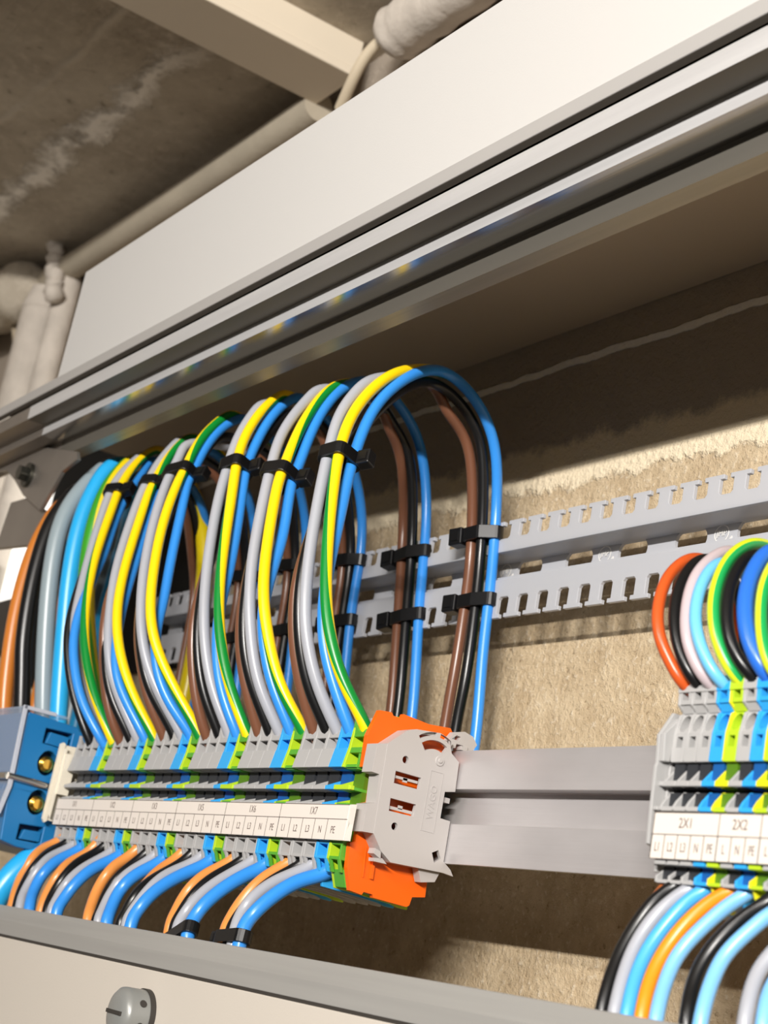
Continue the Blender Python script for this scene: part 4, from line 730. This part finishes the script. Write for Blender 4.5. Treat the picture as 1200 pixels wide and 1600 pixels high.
    'ru1': dict(c='black', r=1.5, k='ru', g=8, p=[(135.2,-18,19),(135.2,-31.8,23.1),(132.3,-35.1,28.6),(129.1,-36.3,36.3),(126,-34.4,45.1),(123.4,-29.9,52.8),(121.2,-22.8,59.1),(117.2,-9.8,60.1),(113.2,1.2,50.1),(112.2,5.2,29.1),(113.2,5.2,-10.9)]),
    'ru2': dict(c='pink', r=1.5, k='ru', g=8, p=[(139.4,-18,19),(139.4,-31.8,22.9),(137,-35.4,27.5),(134.5,-37.1,33.7),(131.8,-35.9,42.1),(129.2,-32.1,50.7),(127.3,-26.2,56.9),(125.4,-18.6,61.9),(121.4,-5.6,62.9),(117.4,5.4,52.9),(116.4,9.4,31.9),(117.4,9.4,-8.1)]),
    'ru3': dict(c='skyblue', r=1.5, k='ru', g=8, p=[(143.6,-18,19),(143.6,-31.8,22.7),(140.5,-35.5,28),(137.1,-37,35.5),(134.4,-35.4,42.8),(131.9,-31.5,50.2),(129.6,-24.9,56.6),(125.6,-11.9,57.6),(121.6,-0.9,47.6),(120.6,3.1,26.6),(121.6,3.1,-13.4)]),
    'ru4': dict(c='gnye', r=1.5, k='ru', g=8, p=[(147.8,-18,19),(147.8,-31.1,23.4),(145.2,-34.7,28.6),(142.7,-36.5,35.2),(140,-35.4,43.4),(137.6,-31.7,51.5),(135.7,-26.2,58),(133.8,-17.9,63),(129.8,-4.9,64),(125.8,6.1,54),(124.8,10.1,33),(125.8,10.1,-7)]),
    'ru5': dict(c='black', r=1.5, k='ru', g=8, p=[(152,-18,19),(152,-30.3,23.8),(149,-34.4,28.5),(146.1,-35.7,35.1),(143.1,-34.1,43.5),(140.3,-29.8,51.7),(138,-22.6,58.3),(134,-9.6,59.3),(130,1.4,49.3),(129,5.4,28.3),(130,5.4,-11.7)]),
    'ru6': dict(c='royal', r=1.9, k='ru', g=8, p=[(156.2,-18,19),(156.2,-31,24.1),(153,-34,30.2),(150.1,-34.5,37),(147,-32.2,45.6),(144.3,-27.1,53.9),(142.2,-20.1,59.6),(138.2,-7.1,60.6),(134.2,3.9,50.6),(133.2,7.9,29.6),(134.2,7.9,-10.4)]),
    'ru7': dict(c='gnye', r=1.5, k='ru', g=8, p=[(160.4,-18,19),(160.4,-31,23.2),(158.2,-33.3,26.7),(155.4,-33.9,33),(151.4,-31.4,43.5),(148.7,-27.2,51.1),(146.4,-21,57.6),(142.4,-8,58.6),(138.4,3,48.6),(137.4,7,27.6),(138.4,7,-12.4)]),
    'ru8': dict(c='black', r=1.5, k='ru', g=8, p=[(164.6,-18,19),(164.6,-31.4,22.8),(161.8,-33.3,27.9),(158.8,-33.7,34.7),(155.5,-31.6,43),(152.8,-27.3,50.7),(150.6,-21.1,56.7),(146.6,-8.1,57.7),(142.6,2.9,47.7),(141.6,6.9,26.7),(142.6,6.9,-13.3)]),
    'rl0': dict(c='orange2', r=1.65, k='rl', g=8, p=[(130.6,-24.5,-18),(130.6,-29.5,-23.4),(129.4,-30.2,-25.6),(127.1,-31.6,-30.3),(124.9,-33.3,-36),(124.3,-35.1,-42.4),(125.6,-38,-52.9),(124.6,-37,-72.9),(124.6,-35,-112.9)]),
    'rl1': dict(c='black', r=1.65, k='rl', g=8, p=[(134.8,-24.9,-18),(134.8,-29.9,-22.2),(131.5,-32.1,-25.8),(129.2,-34.5,-30.9),(128.2,-37.2,-37.1),(128.5,-39.8,-43.1),(130.9,-44,-53.2),(129.9,-43,-73.2),(129.9,-41,-113.2)]),
    'rl2': dict(c='grey', r=1.65, k='rl', g=8, p=[(139,-24.4,-18),(139,-29.4,-22.7),(135.9,-31.3,-25.7),(133,-33.7,-30.1),(131.6,-36.3,-35.6),(131.8,-39.1,-42),(135.2,-44,-53.4),(134.2,-43,-73.4),(134.2,-41,-113.4)]),
    'rl3': dict(c='blue3', r=1.65, k='rl', g=8, p=[(143.2,-24,-18),(143.2,-29,-22.8),(139.9,-31.2,-26),(137.2,-34.1,-31.7),(135.6,-37.1,-37.9),(136.2,-40.1,-44.5),(139.3,-44,-53.2),(138.3,-43,-73.2),(138.3,-41,-113.2)]),
    'rl4': dict(c='orange3', r=1.65, k='rl', g=8, p=[(151.6,-23.7,-18),(151.6,-28.7,-22.3),(147.7,-30.9,-25.2),(143.7,-33.8,-30.5),(141.3,-37,-37.1),(141.1,-40.3,-44.4),(143.9,-44,-53),(142.9,-43,-73),(142.9,-41,-113)]),
    'rl5': dict(c='sky2', r=1.65, k='rl', g=8, p=[(155.8,-23.5,-18),(155.8,-28.5,-22.7),(151.8,-31.1,-26.5),(147.8,-34.5,-32.7),(145.2,-37.6,-38.9),(145.9,-40.7,-46),(148.4,-44,-53.5),(147.4,-43,-73.5),(147.4,-41,-113.5)]),
    'rl6': dict(c='black', r=1.65, k='rl', g=8, p=[(164.2,-25.3,-18),(164.2,-30.3,-24.1),(159.6,-33,-28.2),(155.7,-36.2,-34.4),(154.2,-38.9,-40.3),(155.1,-41.5,-46.5),(157.6,-44,-52.4),(156.6,-43,-72.4),(156.6,-41,-112.4)]),
    'rl7': dict(c='sky2', r=1.65, k='rl', g=8, p=[(168.4,-24.9,-18),(168.4,-29.9,-24.8),(165,-32,-27.7),(162.4,-34.3,-31.6),(159.5,-37.3,-36.9),(159.3,-40,-42.9),(161.4,-44,-51.6),(160.4,-43,-71.6),(160.4,-41,-111.6)]),
    'rl8': dict(c='grey', r=1.65, k='rl', g=8, p=[(176.8,-26.4,-18),(176.8,-31.4,-28.1),(173.5,-34.2,-32),(171.3,-37.1,-36.8),(170.9,-39.8,-41.7),(173.7,-44,-50.2),(172.7,-43,-70.2),(172.7,-41,-110.2)]),
    'rl9': dict(c='sky2', r=1.65, k='rl', g=8, p=[(181,-25.9,-18),(181,-30.9,-30.6),(178.2,-34.2,-34.5),(176.1,-37.3,-38.7),(175.8,-40.3,-43.5),(178.6,-44,-49.9),(177.6,-43,-69.9),(177.6,-41,-109.9)]),
    'bigorange': dict(c='orange', r=3.6, k='big', g=1, p=[(-300,-38.1,13.4),(-300,-42.1,27.4),(-301.9,-44.4,43.6),(-304.5,-46.3,65.9),(-306.7,-46.5,85.6),(-308.6,-45,103.8),(-310.2,-42,118),(-312,-35.6,134.7),(-337,-20.6,136.7),(-367,-3.6,126.7),(-400,8.4,102.7),(-410,11.4,54.7),(-410,11.4,-5.3)]),
    'bigblack': dict(c='black', r=3.9, k='big', g=1, p=[(-292,-32.9,14.4),(-292,-36.9,28.4),(-294.4,-40.7,49.7),(-295.8,-43.3,62.6),(-298.5,-44.9,88.7),(-301.1,-43.4,113.9),(-302.4,-39.5,127.2),(-304,-32,141.9),(-329,-17,143.9),(-359,-0,133.9),(-392,12,109.9),(-402,15,61.9),(-402,15,1.9)]),
    'biggrey': dict(c='grey', r=4.1, k='big', g=1, p=[(-284,-25.2,13.8),(-284,-29.2,27.8),(-287.3,-35.8,61.8),(-290.4,-40.4,94.9),(-292.7,-40.7,120.7),(-294.1,-35,137),(-295.1,-28.6,147.7),(-296,-21.5,156.3),(-321,-6.5,158.3),(-351,10.5,148.3),(-384,22.5,124.3),(-394,25.5,76.3),(-394,25.5,16.3)]),
    'biglightblue': dict(c='lightblue', r=4.1, k='big', g=1, p=[(-275,-21.8,13.3),(-275,-25.8,27.3),(-278.9,-31.4,68),(-281.5,-34.5,95.6),(-283.8,-34.9,121.3),(-285.4,-30.9,139.9),(-286.3,-26.9,150.1),(-287,-20.3,155.3),(-312,-5.3,157.3),(-342,11.7,147.3),(-375,23.7,123.3),(-385,26.7,75.3),(-385,26.7,15.3)]),
    'biggnye': dict(c='gnye', r=4.0, k='big', g=1, p=[(-262,-10.7,21),(-262,-14.7,35),(-264.5,-23,58.1),(-267.1,-30.2,84.1),(-269.3,-32.9,106.1),(-271,-32.3,124.9),(-272.3,-29.2,139),(-273.3,-23.9,149.2),(-274,-17.6,155.6),(-282,4.4,158.6),(-286,24.4,143.6),(-287,34.4,115.6),(-286,37.4,65.6),(-286,37.4,5.6)]),
}
CNAME = {'grey': 'light grey', 'blue': 'blue', 'black': 'black', 'brown': 'brown', 'gnye': 'green and yellow', 'orange': 'orange-brown'}
paths = {}
random.seed(7)
RU = ['rust orange wire arching up from the first narrow terminal', 'black wire arching between the rust and pinkish wires', 'pinkish grey wire arching from the third narrow terminal',
      'sky blue wire arching from the narrow blue terminal', 'lime striped earth wire arching from the yellow terminal', 'black wire arching just after the lime striped earth wire',
      'royal blue shrouded wire arching at the picture edge', 'lime striped earth wire nearest the picture edge', 'black wire arching beyond the royal blue wire']
RL = ['dull orange wire half hidden below the first narrow terminal', 'black wire sweeping down from the second narrow terminal', 'light grey wire sweeping down between black and blue ones',
      'bright blue wire sweeping down beside the light grey one', 'vivid orange wire sweeping down under group 2X2', 'pale blue wire sweeping down beside the vivid orange one',
      'black wire sweeping down between the two pale blue wires', 'pale blue wire sweeping down just after the black one', 'light grey wire in the lower corner nearest the picture edge', 'pale blue wire in the lower corner past the light grey one']
BIGL = {'orange': 'thick orange cable, leftmost of the big cables above the blue block', 'black': 'thick black cable beside the thick orange one', 'grey': 'thick grey cable between the thick black and light blue cables',
        'lightblue': 'thick light blue cable arching over beside the thick grey one', 'gnye': 'thick green and yellow cable behind the first wire bundle'}
NUM = {2: 'first', 3: 'second', 4: 'third', 5: 'fourth', 6: 'fifth', 7: 'sixth'}
for key, wdat in WIRES.items():
    c, r, k, g = wdat['c'], wdat['r'], wdat['k'], wdat['g']
    C_ = spline(wdat['p'], 7, 2)
    paths[key] = C_
    if k == 'loop':
        m_ = WM[c]; lab = '%s wire looping up and back from the %s terminal group, marked %s' % (CNAME[c], NUM[g], GRP[g]); grp = 'looped wires above the terminals'; nm = {'gnye': 'earth_wire'}.get(c, c + '_wire')
    elif k == 'bot':
        m_ = WM[c]; lab = '%s wire curving down from the %s terminal group, marked %s' % (CNAME[c], NUM[g], GRP[g]); grp = 'wires leaving the terminals downwards'; nm = c + '_wire'
    elif k == 'ru': i = int(key[2:]); m_ = WM['gnye2' if c == 'gnye' else c]; lab = RU[i]; grp = 'wires above the narrow terminals'; nm = 'looped_wire'
    elif k == 'rl': i = int(key[2:]); m_ = WM[c]; lab = RL[i]; grp = 'wires below the narrow terminals'; nm = 'hanging_wire'
    else: m_ = WM[{'orange': 'bigorange', 'grey': 'biggrey', 'gnye': 'biggnye'}.get(c, c)]; lab = BIGL[c]; grp = 'thick cables at the left'; nm = 'thick_cable'
    ph = None
    if c == 'gnye':
        if k == 'loop':
            a = (-0.16, 2.3) if g in (7, 5, 2) else (0.22, 1.9)      # the green strip turns slowly round the wire
            ph = lambda t_, a=a: a[0] + a[1] * min(t_, 0.46)
        elif k == 'big': ph = lambda t_: 0.07 + 0.7 * t_
        else: ph = lambda t_: 0.02 + 0.05 * t_
    o = tube(MB(), C_, r, 16, ph).build(nm, m_)
    tag(o, lab, 'wire' if k != 'big' else 'cable', grp)

# ------------------------------------------------------------------ cable ties
def hull(P):
    P = sorted(set(P))
    def half(Q):
        h = []
        for p in Q:
            while len(h) > 1 and (h[-1][0] - h[-2][0]) * (p[1] - h[-2][1]) - (h[-1][1] - h[-2][1]) * (p[0] - h[-2][0]) <= 0: h.pop()
            h.append(p)
        return h[:-1]
    return half(P) + half(P[::-1])
def tie(keys, at, side, label, w_=4.6, hs=(4.6, 5.0, 5.6), group='black cable ties', cond=None, tail=0):
    at = Vector(at); C0 = paths[keys[0]]
    i0 = min(range(1, len(C0) - 1), key=lambda i: (C0[i] - at).length); T = (C0[i0 + 1] - C0[i0 - 1]).normalized(); O = C0[i0]
    e = (Vector(side) - T * Vector(side).dot(T)).normalized(); g_ = T.cross(e); pts = []
    for k in keys:
        Ck = paths[k]; best = None
        for i in range(len(Ck) - 1):
            d0, d1 = (Ck[i] - O).dot(T), (Ck[i + 1] - O).dot(T)
            if d0 * d1 <= 0 and abs(d0 - d1) > 1e-9:
                q = Ck[i].lerp(Ck[i + 1], d0 / (d0 - d1)) - O
                if best is None or q.length < best.length: best = q
        if best is None or best.length > 16: continue
        rr = WIRES[k]['r'] + 0.15
        for j in range(16):
            a = 2 * math.pi * j / 16; pts.append((round(best.dot(e) + rr * math.cos(a), 3), round(best.dot(g_) + rr * math.sin(a), 3)))
    H = hull(pts); cxx = sum(p[0] for p in H) / len(H); cyy = sum(p[1] for p in H) / len(H)
    n = len(H); vs = []
    for (a, b) in H:
        d = math.hypot(a - cxx, b - cyy) or 1; f = (d + 1.2) / d
        for (q0, q1), t_ in (((a, b), -w_ / 2), ((cxx + (a - cxx) * f, cyy + (b - cyy) * f), -w_ / 2), ((cxx + (a - cxx) * f, cyy + (b - cyy) * f), w_ / 2), ((a, b), w_ / 2)):
            vs.append(tuple(O + e * q0 + g_ * q1 + T * t_ - O))
    fs = [(i * 4 + k, ((i + 1) % n) * 4 + k, ((i + 1) % n) * 4 + (k + 1) % 4, i * 4 + (k + 1) % 4) for i in range(n) for k in range(4)]
    root = thing('cable_tie', label, 'cable tie', tuple(O), group)
    MB().add(vs, fs).build('strap', tie_m, root, bevel=0.15)
    emax = max(H, key=lambda p: p[0]); c = e * (emax[0] + hs[0] / 2 + 0.6) + g_ * emax[1]
    vs = []
    for a in (-1, 1):
        for b in (-1, 1):
            for d in (-1, 1): vs.append(tuple(c + e * a * hs[0] / 2 + g_ * b * hs[1] / 2 + T * d * hs[2] / 2))
    hd = MB().add(vs, [(0, 1, 3, 2), (4, 6, 7, 5), (0, 4, 5, 1), (2, 3, 7, 6), (0, 2, 6, 4), (1, 5, 7, 3)]); hd.build('head', tie_m, root, bevel=0.5)
    sg = -1 if (g_.dot(VIEW) < 0) else 1
    vs = []
    for a in (-1, 1):
        for b in (0.42, 0.56):
            for d in (-1, 1): vs.append(tuple(c + e * a * hs[0] * 0.28 + g_ * sg * b * hs[1] + T * d * hs[2] * 0.28))
    MB().add(vs, [(0, 1, 3, 2), (4, 6, 7, 5), (0, 4, 5, 1), (2, 3, 7, 6), (0, 2, 6, 4), (1, 5, 7, 3)]).build('pawl', dark_gap if False else tie_m, root)
    return root
allc = ['gnye', 'grey', 'blue', 'black', 'brown']
FT = {7: (-38.8, -42.9, 109.8), 6: (-79.5, -41.2, 110.5), 5: (-122.7, -39.3, 121.2), 4: (-165.8, -40.6, 124.9), 3: (-209.3, -34.2, 128.9), 2: (-251.0, -32.9, 132.1)}
for g, p in FT.items():
    tie(['loop%d%s' % (g, c) for c in allc], p, (0.9, 0.35, -0.1), 'black cable tie round the front of the %s wire bundle, from group %s' % (NUM[g], GRP[g]), w_=4.6, hs=(5.2, 4.4, 5.6))
for g in (7, 6, 5, 4, 3):
    for j, z in enumerate((108, 80)):
        b = min(paths['loop%dblue' % g][60:], key=lambda q: abs(q.z - z - (7 - g) * 0.5) + (0 if q.y > 25 else 999))
        tie(['loop%d%s' % (g, c) for c in allc], tuple(b), (-1, -0.25, 0), 'black cable tie, %s one on the rear leg of the %s bundle, from group %s' % (('upper', 'lower')[j], NUM[g], GRP[g]), w_=5.0, hs=(6.2, 5.6, 6.6))
tie(['bot6blue', 'bot6grey', 'bot6orange', 'bot6black'], (-75.1, -42.3, -50.6), (-1, -0.1, 0.2), 'black cable tie with its head up, low under group 1X6', w_=4, hs=(6, 5, 6))
tie(['bot7blue', 'bot7grey', 'bot7orange', 'bot7black'], (-39.5, -42.7, -49.7), (-1, 0, 0), 'black cable tie low under group 1X7 at the cover edge', w_=4, hs=(3, 4, 4))
